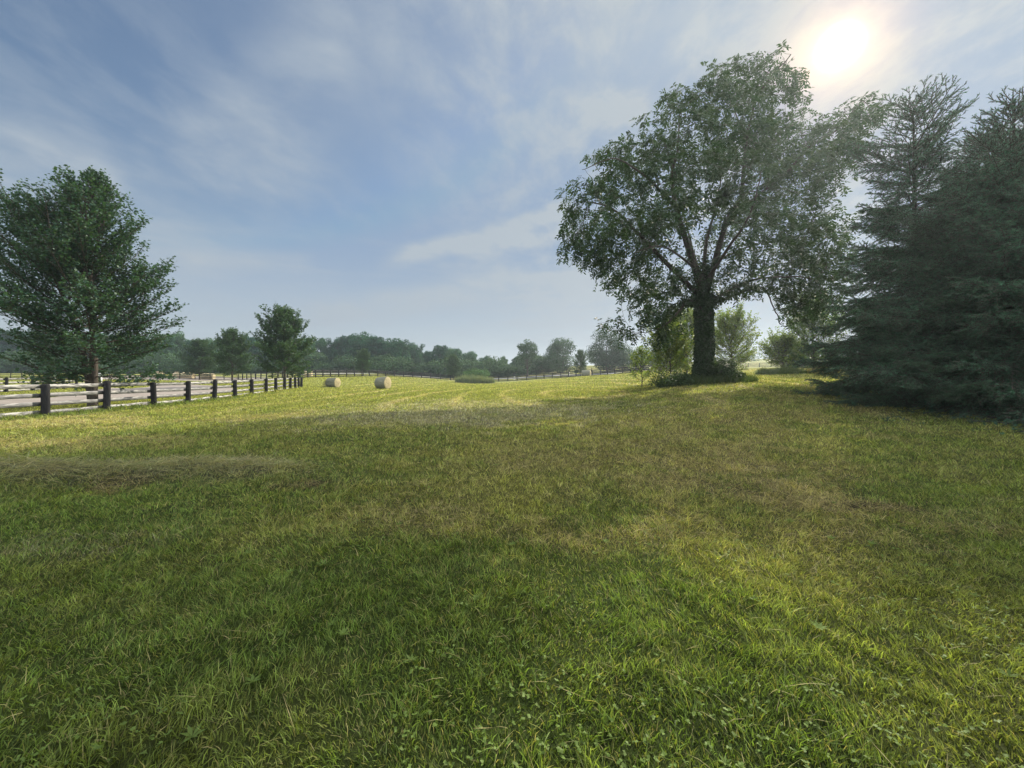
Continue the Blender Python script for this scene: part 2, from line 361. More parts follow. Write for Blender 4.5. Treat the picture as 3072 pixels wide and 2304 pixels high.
def ground_mat():
    m, nt, N, L = mat_new('turf_soil'); p = N['Principled BSDF']
    a = N.new('ShaderNodeAttribute'); a.attribute_name = 'col'
    g = N.new('ShaderNodeNewGeometry')
    n = N.new('ShaderNodeTexNoise'); n.inputs['Scale'].default_value = 9; n.inputs['Detail'].default_value = 8; n.inputs['Roughness'].default_value = 0.7
    n2 = N.new('ShaderNodeTexNoise'); n2.inputs['Scale'].default_value = 0.9; n2.inputs['Detail'].default_value = 8; n2.inputs['Roughness'].default_value = 0.7
    L.new(g.outputs['Position'], n.inputs['Vector']); L.new(g.outputs['Position'], n2.inputs['Vector'])
    ad = N.new('ShaderNodeMath'); ad.operation = 'ADD'; L.new(n.outputs[0], ad.inputs[0]); L.new(n2.outputs[0], ad.inputs[1])
    mr = N.new('ShaderNodeMapRange'); mr.inputs[1].default_value = 0.65; mr.inputs[2].default_value = 1.35; mr.inputs[3].default_value = 0.55; mr.inputs[4].default_value = 1.4
    L.new(ad.outputs[0], mr.inputs[0])
    v = N.new('ShaderNodeVectorMath'); v.operation = 'SCALE'; L.new(a.outputs['Vector'], v.inputs[0]); L.new(mr.outputs[0], v.inputs[3])
    L.new(v.outputs[0], p.inputs['Base Color']); p.inputs['Roughness'].default_value = 0.95; p.inputs['Specular IOR Level'].default_value = 0.1
    b = N.new('ShaderNodeBump'); b.inputs['Strength'].default_value = 0.9; b.inputs['Distance'].default_value = 0.12
    L.new(n.outputs[0], b.inputs['Height']); L.new(b.outputs[0], p.inputs['Normal'])
    return m
M['ground'] = ground_mat()

# ------------------------------------------------------------------ ground sheet
def build_ground():
    th = np.concatenate([np.linspace(-180, -64, 50, endpoint=False), np.linspace(-64, 64, 560, endpoint=False), np.linspace(64, 180, 50, endpoint=False)])
    th = np.radians(th); nT = len(th)
    R = np.exp(np.linspace(math.log(0.7), math.log(700), 400)); nR = len(R)
    TT, RR = np.meshgrid(th, R); X = RR * np.sin(TT); Y = RR * np.cos(TT)
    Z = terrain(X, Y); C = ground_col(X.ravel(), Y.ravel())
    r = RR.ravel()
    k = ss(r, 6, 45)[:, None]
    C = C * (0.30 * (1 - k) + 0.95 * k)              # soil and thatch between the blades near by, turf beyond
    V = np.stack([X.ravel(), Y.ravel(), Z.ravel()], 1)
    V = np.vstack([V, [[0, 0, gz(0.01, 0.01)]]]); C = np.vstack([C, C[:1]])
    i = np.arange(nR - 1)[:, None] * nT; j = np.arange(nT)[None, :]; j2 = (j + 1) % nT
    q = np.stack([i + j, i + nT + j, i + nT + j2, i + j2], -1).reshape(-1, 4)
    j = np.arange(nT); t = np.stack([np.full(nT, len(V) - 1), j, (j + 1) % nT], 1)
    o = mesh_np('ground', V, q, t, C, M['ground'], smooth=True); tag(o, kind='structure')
build_ground()

def sheet(name, poly, mat, lift=0.02, step=1.0):
    xs = [p[0] for p in poly]; ys = [p[1] for p in poly]
    import mathutils.geometry as mg
    # grid clipped to the polygon: cells whose centre lies inside, on a fine lattice
    gx = np.arange(min(xs), max(xs) + step, step); gy = np.arange(min(ys), max(ys) + step, step)
    X, Y = np.meshgrid(gx, gy); cx = X[:-1, :-1] + step / 2; cyy = Y[:-1, :-1] + step / 2
    jx = cx + (vnoise(cx * 2, cyy * 2, 4) - .5) * step; jy = cyy + (vnoise(cx * 2, cyy * 2, 5) - .5) * step
    ins = inpoly(jx, jy, poly); idx = np.arange(X.size).reshape(X.shape)
    q = np.stack([idx[:-1, :-1], idx[:-1, 1:], idx[1:, 1:], idx[1:, :-1]], -1)[ins]
    Z = terrain(X, Y) + lift
    used = np.unique(q); rm = np.zeros(X.size, int); rm[used] = np.arange(len(used))
    V = np.stack([X.ravel(), Y.ravel(), Z.ravel()], 1)[used]
    o = mesh_np(name, V, rm[q], None, None, mat, smooth=True); tag(o, kind='structure'); return o
sheet('driveway', ROADS['driveway'], M['gravel'], 0.05, 0.25)
sheet('lane', ROADS['lane'], M['gravel'], 0.07, 0.6)
def strip(name, pts, w, mat, lift):
    P = []
    for (a, b) in zip(pts[:-1], pts[1:]):
        n = max(2, int(math.hypot(b[0] - a[0], b[1] - a[1]) / 1.5))
        for k in range(n): P.append((a[0] + (b[0] - a[0]) * k / n, a[1] + (b[1] - a[1]) * k / n))
    P = np.array(P + [pts[-1]]); T = norm(np.gradient(P, axis=0)); S = np.stack([-T[:, 1], T[:, 0]], 1)
    rows = []
    for k in np.linspace(-.5, .5, 5):
        q = P + S * w * k; rows.append(np.stack([q[:, 0], q[:, 1], terrain(q[:, 0], q[:, 1]) + lift], 1))
    V = np.stack(rows, 1).reshape(-1, 3); n = len(P); i = np.arange(n - 1)[:, None] * 5; j = np.arange(4)[None]
    q = np.stack([i + j, i + j + 1, i + 5 + j + 1, i + 5 + j], -1).reshape(-1, 4)
    o = mesh_np(name, V, q, None, None, mat, smooth=True); tag(o, kind='structure')
def wpt(px, d): return ((px - 1536) / F * d, d)
strip('country_road', [wpt(900, 108), wpt(1100, 113), wpt(1281, 120), wpt(1400, 124), wpt(1520, 120), wpt(1640, 113), wpt(1760, 104), wpt(1900, 92), wpt(2030, 84)], 5.0, M['asphalt'], 0.10)

# ------------------------------------------------------------------ grass blades: one object
def build_grass():
    r = np.random.default_rng(11)
    ys = np.exp(np.linspace(math.log(1.05), math.log(100), 2000))
    dens = 7000 * np.minimum(1, (3.0 / ys)) ** 1.78
    cum = np.cumsum(dens * 2 * 1.5 * ys * np.gradient(ys)); NB = int(cum[-1])
    t = r.random(NB) * cum[-1]; Y = np.interp(t, cum, ys); U = r.uniform(-1.5, 1.5, NB); X = U * Y
    ok = np.ones(NB, bool)
    for p in ROADS.values(): ok &= ~inpoly(X, Y, p)
    X = X[ok]; Y = Y[ok]; n = len(X)
    lod = np.maximum(1, Y / 3.2)
    C = ground_col(X, Y, r)
    nn = fbm(X * 2.2, Y * 2.2, 77, 3); n5 = fbm(X * 9, Y * 9, 78, 2)
    fd = fence_dist(X, Y); hp = heap(X, Y)
    H = (0.028 + 0.032 * r.random(n)) * (0.55 + 0.9 * nn) * lod ** 0.28
    H *= 1 + 0.7 * ss(n5, .5, .75)
    W = 0.0046 * lod ** 0.90 * (0.6 + 0.8 * r.random(n))
    H = H * (1 + 1.1 * (1 - ss(fd, 0.1, 0.7)))
    lean = r.normal(0, 1, (n, 2)) * 0.42
    clump = np.stack([fbm(X * 3, Y * 3, 41, 2) - .5, fbm(X * 3, Y * 3, 42, 2) - .5], 1) * 0.9
    lean += clump
    # dry lying stems and raked clippings
    strawy = np.clip(ss(C[:, 0] / C[:, 1], 0.95, 1.25), 0, 1)
    lie = r.random(n) < 0.035 + 0.50 * strawy + 0.5 * np.clip(hp, 0, 1)
    H[lie] *= 1.2 + 1.0 * r.random(lie.sum()); W[lie] *= 0.62
    H = np.where(lie & (hp > .25), H * 2.0, H)
    ang = r.uniform(0, 2 * np.pi, n)
    lean[lie] = np.stack([np.cos(ang[lie]), np.sin(ang[lie])], 1) * r.uniform(1.6, 5, lie.sum())[:, None]
    base_z = terrain(X, Y)
    up = r.random(n) * 0.04 * lie * (1 + 2.5 * np.clip(hp, 0, 1)); 
    D = norm(np.concatenate([lean, np.ones((n, 1))], 1))
    fa = r.uniform(0, 2 * np.pi, n); S = np.stack([np.cos(fa), np.sin(fa), 0 * fa], 1)
    S = norm(S - D * (S * D).sum(1, keepdims=True))
    B = np.stack([X, Y, base_z - 0.004 + up], 1)
    Mid = B + D * (H * 0.55)[:, None]
    bend = np.concatenate([norm(lean + 1e-6) * (0.25 + 0.5 * r.random(n))[:, None], -(0.15 + .5 * r.random(n))[:, None] * 0.6], 1)
    Tip = Mid + norm(D + bend * 0.9) * (H * 0.5)[:, None]
    Tip[:, 2] = np.maximum(Tip[:, 2], base_z + 0.004); Mid[:, 2] = np.maximum(Mid[:, 2], base_z + 0.006)
    s = S * (W * 0.5)[:, None]
    V = np.stack([B - s, B + s, Mid + s * .8, Mid - s * .8, Tip], 1).reshape(-1, 3)
    k = np.arange(n)[:, None] * 5
    Q = k + np.array([[0, 1, 2, 3]]); T = k + np.array([[3, 2, 4]])
    # colour of every blade
    rb = r.random(n)
    C = C * (0.45 + 1.45 * rb ** 1.9)[:, None] * (0.80 + 0.40 * ss(n5, .35, .65))[:, None]
    dry = r.random(n) < (0.06 + 0.28 * strawy) * 1.0 + 0.35 * lie
    C[dry] = lerp(C[dry], STRAW * (0.55 + 0.7 * r.random((dry.sum(), 1))), 0.35 + 0.5 * r.random(dry.sum()))
    yel = (r.random(n) < 0.12) & ~dry; C[yel] = lerp(C[yel], YEL * 1.0, 0.6 * np.ones(yel.sum()))
    C = np.clip(C, 0, 0.6)
    # clover and broad weed leaves near by
    m = 5000; yy = 1.2 + 8 * r.random(m) ** 1.3; xx = r.uniform(-1.45, 1.45, m) * yy
    keep = fbm(xx * 1.1, yy * 1.1, 91, 3) > 0.53; xx = xx[keep]; yy = yy[keep]; m = len(xx)
    zz = terrain(xx, yy) + 0.03 + 0.03 * r.random(m)
    VV, QQ, CC = [V], [Q], [np.repeat(C, 5, axis=0)]
    off = len(V)
    for kk in range(3):
        a = kk * 2.094 + r.uniform(0, 6.28) + r.normal(0, .2, m) + xx * 31
        d = np.stack([np.cos(a), np.sin(a), r.normal(0.1, .25, m)], 1); nrm = norm(np.stack([r.normal(0, .3, m), r.normal(0, .3, m), np.ones(m)], 1))
        sz = 0.008 + 0.006 * r.random(m)
        v, q = diamonds(np.stack([xx, yy, zz], 1), norm(d), nrm, sz * 1.5, sz * 1.3)
        VV.append(v); QQ.append(q + off); off += len(v)
        c = LUSH * 1.15 * (0.8 + .5 * r.random((m, 1))); CC.append(np.repeat(c, 4, axis=0))
    # long dropped stalks
    m = 130; yy = 1.3 + 9 * r.random(m); xx = r.uniform(-1.4, 1.4, m) * yy; zz = terrain(xx, yy) + .035 + .03 * r.random(m); a = r.uniform(0, 6.28, m)
    d = norm(np.stack([np.cos(a), np.sin(a), r.normal(.08, .22, m)], 1)); v, q = diamonds(np.stack([xx, yy, zz], 1), d, np.tile([0, 0, 1.0], (m, 1)), r.uniform(.10, .30, m), np.maximum(.0028, .0009 * yy), 0)
    VV.append(v); QQ.append(q + off); off += len(v); CC.append(np.repeat(np.clip(STRAW * r.uniform(.7, 1.25, (m, 1)), 0, .7), 4, axis=0))
    # plantain and dandelion rosettes
    for k in range(70):
        y0 = 1.3 + 6 * r.random(); x0 = r.uniform(-1.35, 1.35) * y0; z0 = gz(x0, y0) + .03; nl = int(r.integers(5, 9)); a = r.uniform(0, 6.28) + np.arange(nl) * 6.283 / nl
        d = norm(np.stack([np.cos(a), np.sin(a), r.uniform(.2, .8, nl)], 1)); sz = r.uniform(.03, .06)
        v, q = diamonds(np.tile([x0, y0, z0], (nl, 1)), d, norm(np.stack([-np.cos(a) * .4, -np.sin(a) * .4, np.ones(nl)], 1)), np.full(nl, sz), np.full(nl, sz * .32))
        VV.append(v); QQ.append(q + off); off += len(v); CC.append(np.repeat(np.tile(LUSH * r.uniform(.9, 1.35), (nl, 1)), 4, axis=0))
    o = mesh_np('grass', np.vstack(VV), np.vstack(QQ), T, np.vstack(CC), M['grass'])
    tag(o, 'short mown green and straw coloured grass with dry clippings', 'grass', kind='stuff')
    print('blades', n)

def diamonds(c, d, n, L, W, fold=0.18):
    s = norm(np.cross(d, n)); L = np.asarray(L)[:, None]; W = np.asarray(W)[:, None]
    mid = c + d * L * 0.45
    V = np.stack([c, mid + s * W * .5 + n * W * fold, c + d * L, mid - s * W * .5 + n * W * fold], 1).reshape(-1, 3)
    return V, np.arange(len(c))[:, None] * 4 + np.array([[0, 1, 2, 3]])
build_grass()

# ------------------------------------------------------------------ branches
def tubes(lines, sides=6):
    VV, QQ, off = [], [], 0
    a = np.linspace(0, 2 * np.pi, sides, endpoint=False)
    for P, R in lines:
        P = np.asarray(P, float); R = np.asarray(R, float)
        T = norm(np.gradient(P, axis=0)); ref = np.array((0.31, 0.95, 0.05)) if abs(T[0, 2]) > .6 else np.array((0, 0, 1.0))
        A = norm(np.cross(T, ref)); B = np.cross(T, A)
        V = P[:, None] + (A[:, None] * np.cos(a)[None, :, None] + B[:, None] * np.sin(a)[None, :, None]) * R[:, None, None]
        n = len(P); i = np.arange(n - 1)[:, None] * sides; j = np.arange(sides)[None]; j2 = (j + 1) % sides
        QQ.append(np.stack([i + j, i + j2, i + sides + j2, i + sides + j], -1).reshape(-1, 4) + off)
        VV.append(V.reshape(-1, 3)); off += n * sides
    return np.vstack(VV), np.vstack(QQ)
def cones(P0, P1, r0, r1, sides=4):
    a = np.linspace(0, 2 * np.pi, sides, endpoint=False); T = norm(P1 - P0)
    ref = np.where(np.abs(T[:, 2:3]) > .7, np.array([[1., 0, 0]]), np.array([[0, 0, 1.]])); A = norm(np.cross(T, ref)); B = np.cross(T, A)
    ring = A[:, None] * np.cos(a)[None, :, None] + B[:, None] * np.sin(a)[None, :, None]
    V = np.concatenate([P0[:, None] + ring * r0[:, None, None], P1[:, None] + ring * r1[:, None, None]], 1).reshape(-1, 3)
    k = np.arange(len(P0))[:, None, None] * 2 * sides; j = np.arange(sides)[None, :]; j2 = (j + 1) % sides
    q = np.stack([j, j2, sides + j2, sides + j], -1)
    return V, (k + q).reshape(-1, 4)
def curve(P, n=8):
    P = np.asarray(P, float); t = np.linspace(0, len(P) - 1, n * (len(P) - 1) + 1); out = np.zeros((len(t), 3))
    for i, tt in enumerate(t):
        k = min(int(tt), len(P) - 2); f = tt - k
        p0 = P[max(k - 1, 0)]; p1 = P[k]; p2 = P[k + 1]; p3 = P[min(k + 2, len(P) - 1)]
        out[i] = 0.5 * ((2 * p1) + (-p0 + p2) * f + (2 * p0 - 5 * p1 + 4 * p2 - p3) * f * f + (-p0 + 3 * p1 - 3 * p2 + p3) * f ** 3)
    return out
def leafcol(base, n, r, var=0.35, warm=0.0):
    c = np.array(base)[None] * (1 - var / 2 + var * r.random((n, 1)))
    if warm: c = c * (1 + warm * r.normal(0, 1, (n, 1)) * np.array([[1.3, .3, -.3]]))
    return np.clip(c, 0.002, .8)

# central-leader tree with ascending limbs (maples); returns mesh pieces in local space (base at origin)
def leader_tree(r, H, Rmax, trunk_h, nprim=46, leaf=(0.13, 0.11), leaf_col=(0.05, 0.09, 0.028), per_twig=9, asc=0.95, leaders=1, sec_sp=0.42, twig=0.55, prof=None, droop=0.0, low=12):
    lines, tips = [], []
    tr = curve([(0, 0, -0.3), (0.05, 0.02, H * .3), (-0.08, .05, H * .6), (0.05, 0, H * .97)], 6)
    r0 = H * 0.017
    lines.append((tr, np.interp(tr[:, 2], [-0.3, 0.3, H], [r0 * 1.35, r0, 0.012])))
    for i in range(nprim):
        f = (i + r.random() * .8) / nprim; z0 = trunk_h + (H * .93 - trunk_h) * f ** 1.05
        az = i * 2.399 + r.normal(0, .3)
        L = (prof(f) if prof else math.sin(math.pi * (0.16 + 0.80 * (1 - f)) ** 0.9)) * Rmax * r.uniform(.8, 1.12)
        el0 = math.radians(low + (67 - low) * f ** .9 + r.normal(0, 6)) * asc
        p = np.array([np.interp(z0, tr[:, 2], tr[:, 0]), np.interp(z0, tr[:, 2], tr[:, 1]), z0]); pts = [p.copy()]; n = 9; el = el0; a = az
        L = L / max(.5, math.cos(el0 + .15))
        for k in range(n):
            el += (0.035 - droop * .06) + r.normal(0, .05); a += r.normal(0, .06)
            p = p + L / n * np.array([math.cos(el) * math.cos(a), math.cos(el) * math.sin(a), math.sin(el)]); pts.append(p.copy())
        P = np.array(pts); rb = max(0.018, L * 0.011); lines.append((P, np.linspace(rb, 0.006, len(P))))
        # secondaries
        ns = max(3, int(L / sec_sp))
        for s in range(ns):
            g = (0.18 + 0.80 * (s + r.random() * .6) / ns); q = P[0] + 0; kk = g * n; k0 = min(int(kk), n - 1); q = P[k0] + (P[k0 + 1] - P[k0]) * (kk - k0)
            T = norm(P[k0 + 1] - P[k0]); side = norm(np.cross(T, (0, 0, 1))) * (1 if s % 2 else -1)
            l2 = L * 0.34 * (1.12 - g) * r.uniform(.7, 1.3) + 0.25
            d = norm(T * 0.75 + side * r.uniform(.35, .75) + np.array((0, 0, r.normal(.14, .2)))); pp = [q]
            for k in range(4):
                d = norm(d + np.array((0, 0, 0.07 - droop * .15)) + r.normal(0, .07, 3)); pp.append(pp[-1] + d * l2 / 4)
            pp = np.array(pp); lines.append((pp, np.linspace(0.010, 0.004, 5)))
            nt = max(2, int(l2 / 0.17))
            for t in range(nt):
                gg = (0.12 + .88 * (t + 1) / nt) * 4; k1 = min(int(gg), 3); c = pp[k1] + (pp[k1 + 1] - pp[k1]) * min(gg - k1, 1)
                d2 = norm(norm(pp[k1 + 1] - pp[k1]) * .9 + r.normal(0, .36, 3) + np.array((0, 0, .15)))
                tips.append((c, d2, twig * r.uniform(.5, 1.0)))
        tips.append((P[-1], norm(P[-1] - P[-2]), twig)); tips.append((P[-2], norm(P[-1] - P[-2]), twig))
    C = np.array([t[0] for t in tips]); D = np.array([t[1] for t in tips]); LL = np.array([t[2] for t in tips])
    V, Q = tubes(lines, 5); off = len(V)
    V2, Q2 = cones(C, C + D * LL[:, None], np.full(len(C), .005), np.full(len(C), .002), 3)
    V = np.vstack([V, V2]); Q = np.vstack([Q, Q2 + off])
    m = per_twig; n = len(C) * m; t = np.repeat(r.random((len(C), 1)) * 0 + 1, m, 1)
    tt = (np.arange(m)[None] + r.random((len(C), m))) / m
    c = (C[:, None] + D[:, None] * (LL[:, None] * tt)[..., None]).reshape(-1, 3)
    dd = np.repeat(D, m, axis=0) * .5 + r.normal(0, .8, (n, 3)) * np.array([1, 1, .45]) + np.array([0, 0, -.15]); dd = norm(dd)
    nr = norm(r.normal(0, .55, (n, 3)) + np.array([0, 0, 1]))
    sz = r.uniform(.7, 1.25, n)
    LV, LQ = diamonds(c + dd * .03, dd, nr, leaf[0] * sz, leaf[1] * sz)
    lc = leafcol(leaf_col, n, r, .5, .10)
    return (V, Q), (LV, LQ, np.repeat(lc, 4, axis=0))
def make_tree(name, pieces, label, cat, loc, mat_leaf, group=None, rz=0, bark='bark_dark'):
    (V, Q), (LV, LQ, LC) = pieces
    root = empty(name, loc, rz); tag(root, label, cat, group)
    mesh_np('trunk', V, Q, None, None, M[bark], root, smooth=True)
    mesh_np('crown', LV, LQ, None, LC, mat_leaf, root)
    print(name, 'leaves', len(LQ))
    return root

# left maple beyond the near fence
r1 = np.random.default_rng(31)
mprof = lambda f: min(.66 + 1.3 * f, 1.0, 1.12 * (1 - f) ** .98 + .04) * (1 + .10 * math.sin(f * 31))
mp = leader_tree(r1, 11.6, 4.0, 0.95, nprim=92, leaf=(0.125, 0.105), leaf_col=(0.046, 0.092, 0.056), per_twig=8, asc=1.0, sec_sp=0.25, prof=mprof, low=-7)
mq = leader_tree(np.random.default_rng(35), 9.3, 4.2, 2.0, nprim=60, leaf=(0.125, 0.105), leaf_col=(0.046, 0.092, 0.056), per_twig=8, asc=1.05, sec_sp=0.30, prof=mprof, low=12)
def merge(a, b, f):
    (V, Q), (LV, LQ, LC) = a; (V2, Q2), (L2, LQ2, LC2) = b
    return (np.vstack([V, f(V2)]), np.vstack([Q, Q2 + len(V)])), (np.vstack([LV, f(L2)]), np.vstack([LQ, LQ2 + len(LV)]), np.vstack([LC, LC2]))
_a = -0.6
mp = merge(mp, mq, lambda v: v + np.array([math.cos(_a) * -1, math.sin(_a) * -1, 0]) * (0.27 * np.clip(v[:, 2:3], 0, 99)) * np.array([1, 1, 0]) + np.array([0, 0, .55]) * np.clip(v[:, 2:3], 0, 1))
x, y, z = at(276, 19.6)
make_tree('maple_tree', mp, 'large dark green maple behind the near fence, beside the driveway, spreading low branches', 'tree', (x, y, z), M['leaf'], rz=0.6)
x, y, z = at(-420, 27)
mp2 = leader_tree(np.random.default_rng(32), 13.5, 5.6, 1.8, nprim=44, leaf=(0.17, 0.15), leaf_col=(0.036, 0.078, 0.028), per_twig=7, sec_sp=0.4,
                  prof=lambda f: max(.1, (1 - f) ** .6))
make_tree('maple_tree', mp2, 'maple mostly cut off by the left edge of the photo, behind the larger maple', 'tree', (x, y, z), M['leaf'])
# smaller maples by the lane
yp = leader_tree(np.random.default_rng(33), 9.3, 3.5, 1.2, nprim=80, leaf=(0.20, 0.17), leaf_col=(0.052, 0.100, 0.045), per_twig=8, asc=1.08, sec_sp=0.4,
                 prof=lambda f: min(.75 + f, 1.15 * (1 - f) ** .8 + .05), low=2)
G = 'young maples along the lane'
x, y, z = at(853, 50)
ym = make_tree('maple_tree', yp, 'upright bushy young maple rising behind the far end of the near fence', 'tree', (x, y, z), M['leaf'], G, rz=1.0)
for px, d, s, rz, lab in ((697, 67, (0.93, 0.93, 0.88), 2.2, 'rounded young maple left of the tallest young maple, beside the lane fence corner'),
                          (599, 80, (1.0, 1.0, 0.82), 3.9, 'low broad young maple in front of the tan hay bales'),
                          (1090, 92, (0.60, 0.60, 0.63), 5.0, 'small round young maple behind the back fence above the middle hay bale'),
                          (1361, 108, (0.64, 0.64, 0.70), 0.4, 'pale round young maple directly behind the overgrown shrub at the back fence'),
                          (1741, 92, (0.52, 0.52, 0.62), 2.9, 'small dark maple standing just behind the farthest round bale')):
    c = copy_tree(ym); x, y, z = at(px, d); c.location = (x, y, z); c.scale = s; c.rotation_euler.z = rz; c['label'] = lab

# ------------------------------------------------------------------ the big walnut
def space_colonise(seeds, parents, att, step, kill, infl, iters=90, grav=0.0, r=None):
    pos = list(seeds); par = list(parents); A = att.copy()
    P = np.array(pos); nearest = np.zeros(len(A), int); nd = np.full(len(A), 1e9)
    for s in range(0, len(P), 500):
        d = np.linalg.norm(A[:, None] - P[None, s:s + 500], axis=2); j = d.argmin(1); m = d[np.arange(len(A)), j]
        b = m < nd; nd[b] = m[b]; nearest[b] = j[b] + s
    for it in range(iters):
        act = nd < infl
        if not act.any(): break
        idx = nearest[act]; dirs = norm(A[act] - P[idx])
        u, inv = np.unique(idx, return_inverse=True); acc = np.zeros((len(u), 3)); np.add.at(acc, inv, dirs)
        acc = norm(acc) + r.normal(0, .18, acc.shape) + np.array([0, 0, grav]); new = P[u] + norm(acc) * step
        base = len(P); P = np.vstack([P, new]); par.extend(u.tolist())
        for s in range(0, len(new), 400):
            d = np.linalg.norm(A[:, None] - new[None, s:s + 400], axis=2); j = d.argmin(1); m = d[np.arange(len(A)), j]
            b = m < nd; nd[b] = m[b]; nearest[b] = j[b] + s + base
        k = nd > kill; A = A[k]; nd = nd[k]; nearest = nearest[k]
        if len(A) == 0: break
    return P, np.array(par)
def pip(px, py, poly): return inpoly(px, py, poly)
def poly_edge_d(px, py, poly):
    d = np.full(px.shape, 1e9)
    for i in range(len(poly)):
        a = poly[i]; b = poly[(i + 1) % len(poly)]; d = np.minimum(d, line_d(px, py, *a, *b)[0])
    return d
def sprays(C, D, r, L, nl, lw, col, droop=0.5, var=0.5):
    n = len(C); D = norm(D * np.array([1, 1, .5]) + r.normal(0, .5, (n, 3)) + np.array([0, 0, -droop * .4]))
    LL = L * r.uniform(.6, 1.25, n); side = norm(np.cross(D, np.array([0, 0, 1.0]) + r.normal(0, .3, (n, 3)))); nr = np.cross(side, D)
    VV, QQ, off = [], [], 0
    lc = leafcol(col, n, r, var, .08)
    for k in range(nl):
        t = (k // 2 + 1) / (nl // 2 + 0.5); s = 1 if k % 2 else -1
        p = C + D * (LL * t)[:, None] + np.array([0, 0, -1.0]) * (droop * LL * t * t * .5)[:, None]
        d = norm(D * .55 + side * s + np.array([0, 0, -.35 * droop]) + r.normal(0, .22, (n, 3)))
        v, q = diamonds(p, d, norm(nr + r.normal(0, .35, (n, 3))), lw[0] * r.uniform(.7, 1.2, n), np.full(n, lw[1]))
        VV.append(v); QQ.append(q + off); off += len(v)
    return np.vstack(VV), np.vstack(QQ), np.vstack([np.repeat(lc, 4, axis=0)] * nl)
def build_walnut():
    r = np.random.default_rng(5); d0 = 27.0
    bx, by, bz = at(2112, d0)
    def w(px, py, dy=0.0):            # point on the tree at plan offset dy behind/before the trunk
        return P3(px, py, d0 + dy)
    OUT = [(1674, 757), (1688, 583), (1695, 528), (1729, 479), (1861, 410), (1931, 319), (2014, 250), (2167, 181), (2278, 153), (2361, 118),
           (2417, 208), (2424, 320), (2450, 345), (2556, 299), (2611, 264), (2667, 292), (2646, 375), (2600, 425), (2556, 486), (2570, 528), (2535, 611),
           (2570, 700), (2570, 820), (2500, 960), (2420, 985), (2361, 944), (2278, 900), (2190, 905), (2150, 880), (2083, 960), (2010, 1020), (1958, 1045), (1847, 1018),
           (1792, 972), (1785, 889), (1805, 820), (1722, 790)]
    limbs = [
        ([(2104, 868, 0), (2061, 727, -.6), (2034, 624, -.8), (2028, 515, -1.2), (2050, 434, -1.5), (2070, 300, -1.5)], .27),
        ([(2120, 868, 0), (2142, 786, .5), (2175, 662, .8), (2213, 586, 1.2), (2229, 461, 1.5), (2240, 380, 1.5), (2270, 271, 1), (2350, 170, .5)], .27),
        ([(2110, 840, 0), (2120, 721, 1), (2142, 651, 1.8), (2164, 542, 2.4), (2160, 400, 3)], .17),
        ([(2095, 885, 0), (1980, 770, -1), (1904, 689, -1.4), (1828, 618, -1.5), (1763, 600, -1.2)], .20),
        ([(2092, 905, 0), (2055, 904, -.6), (2039, 933, -1.1), (2004, 977, -1.6), (1979, 996, -1.9), (1900, 1010, -2.1)], .14),
        ([(2130, 905, 0), (2190, 870, -.5), (2280, 838, -1.2), (2406, 838, -1.8), (2460, 850, -2)], .15),
        ([(2132, 915, 0), (2232, 873, .6), (2273, 866, 1), (2296, 882, 1.2), (2324, 942, 1.4), (2334, 965, 1.4), (2350, 935, 1.5)], .11),
        ([(2180, 655, .8), (2270, 590, .5), (2359, 515, 0), (2446, 434, -.5), (2522, 401, -.8), (2590, 320, -1)], .12),
        ([(2170, 680, .8), (2300, 640, 2), (2420, 640, 3), (2500, 640, 3)], .10),
        ([(2038, 640, -.8), (1950, 540, -2.5), (1840, 480, -3.5), (1740, 520, -4)], .12),
        ([(2029, 530, -1.1), (1985, 420, 0), (1950, 370, .5)], .10),
        ([(2110, 850, 0), (2080, 760, 3), (2050, 650, 5), (2020, 560, 6)], .15),
        ([(2115, 850, 0), (2180, 750, -3), (2240, 640, -5), (2260, 520, -6)], .15),
        ([(2060, 727, -.6), (2010, 660, 2), (1930, 600, 4)], .10),
        ([(2142, 786, .5), (2250, 740, 3.5), (2350, 720, 5.5)], .11),
        ([(2080, 800, -.5), (1990, 740, -3.5), (1900, 760, -5.5)], .11),
        ([(2235, 420, 1.5), (2200, 320, 3), (2180, 240, 3)], .08),
    ]
    seeds, par = [], []
    tl = []
    trunk = curve([(bx, by, bz - .5), (bx, by, bz + 1.6), w(2113, 980), w(2110, 880)], 8)
    off = 0
    for p in trunk[6:]: seeds.append(p); par.append(len(seeds) - 2 if len(seeds) > 1 else -1)
    troot = len(seeds) - 1
    for pts, rr in limbs:
        c = curve([w(*p) for p in pts], 7)
        c = c + np.concatenate([np.zeros((1, 3)), np.cumsum(r.normal(0, .045, (len(c) - 1, 3)), 0)]) * np.linspace(0, 1, len(c))[:, None]
        tl.append((c, rr * .92 * (1 - np.linspace(0, 1, len(c)) ** .8 * .88)))
        S = np.array(seeds); j = int(np.linalg.norm(S - c[0], axis=1).argmin())
        for i, p in enumerate(c[2:]):
            seeds.append(p); par.append(j if i == 0 else len(seeds) - 2)
    na = 12000; n = 0; acc = []; cc = []
    while len(cc) < 300:
        px = r.uniform(1660, 2680); py = r.uniform(110, 1060)
        if not inpoly(np.array([px]), np.array([py]), OUT)[0]: continue
        e = float(poly_edge_d(np.array([px]), np.array([py]), OUT)[0]) * d0 / F
        if e < .35: continue
        if math.exp(-((px - 2110) / 150.0) ** 2 - ((py - 760) / 190.0) ** 2) > r.random() * 1.05: continue
        th = min(5.8, .7 + .9 * e); dy = r.uniform(-1, 1) * th; dd_ = d0 + dy
        cc.append(((px - 1536) / F * dd_, dd_, CAMH - (py - HOR) / F * dd_, min(1.30, .46 + e * .55) * r.uniform(.65, 1.15)))
    cc = np.array(cc)
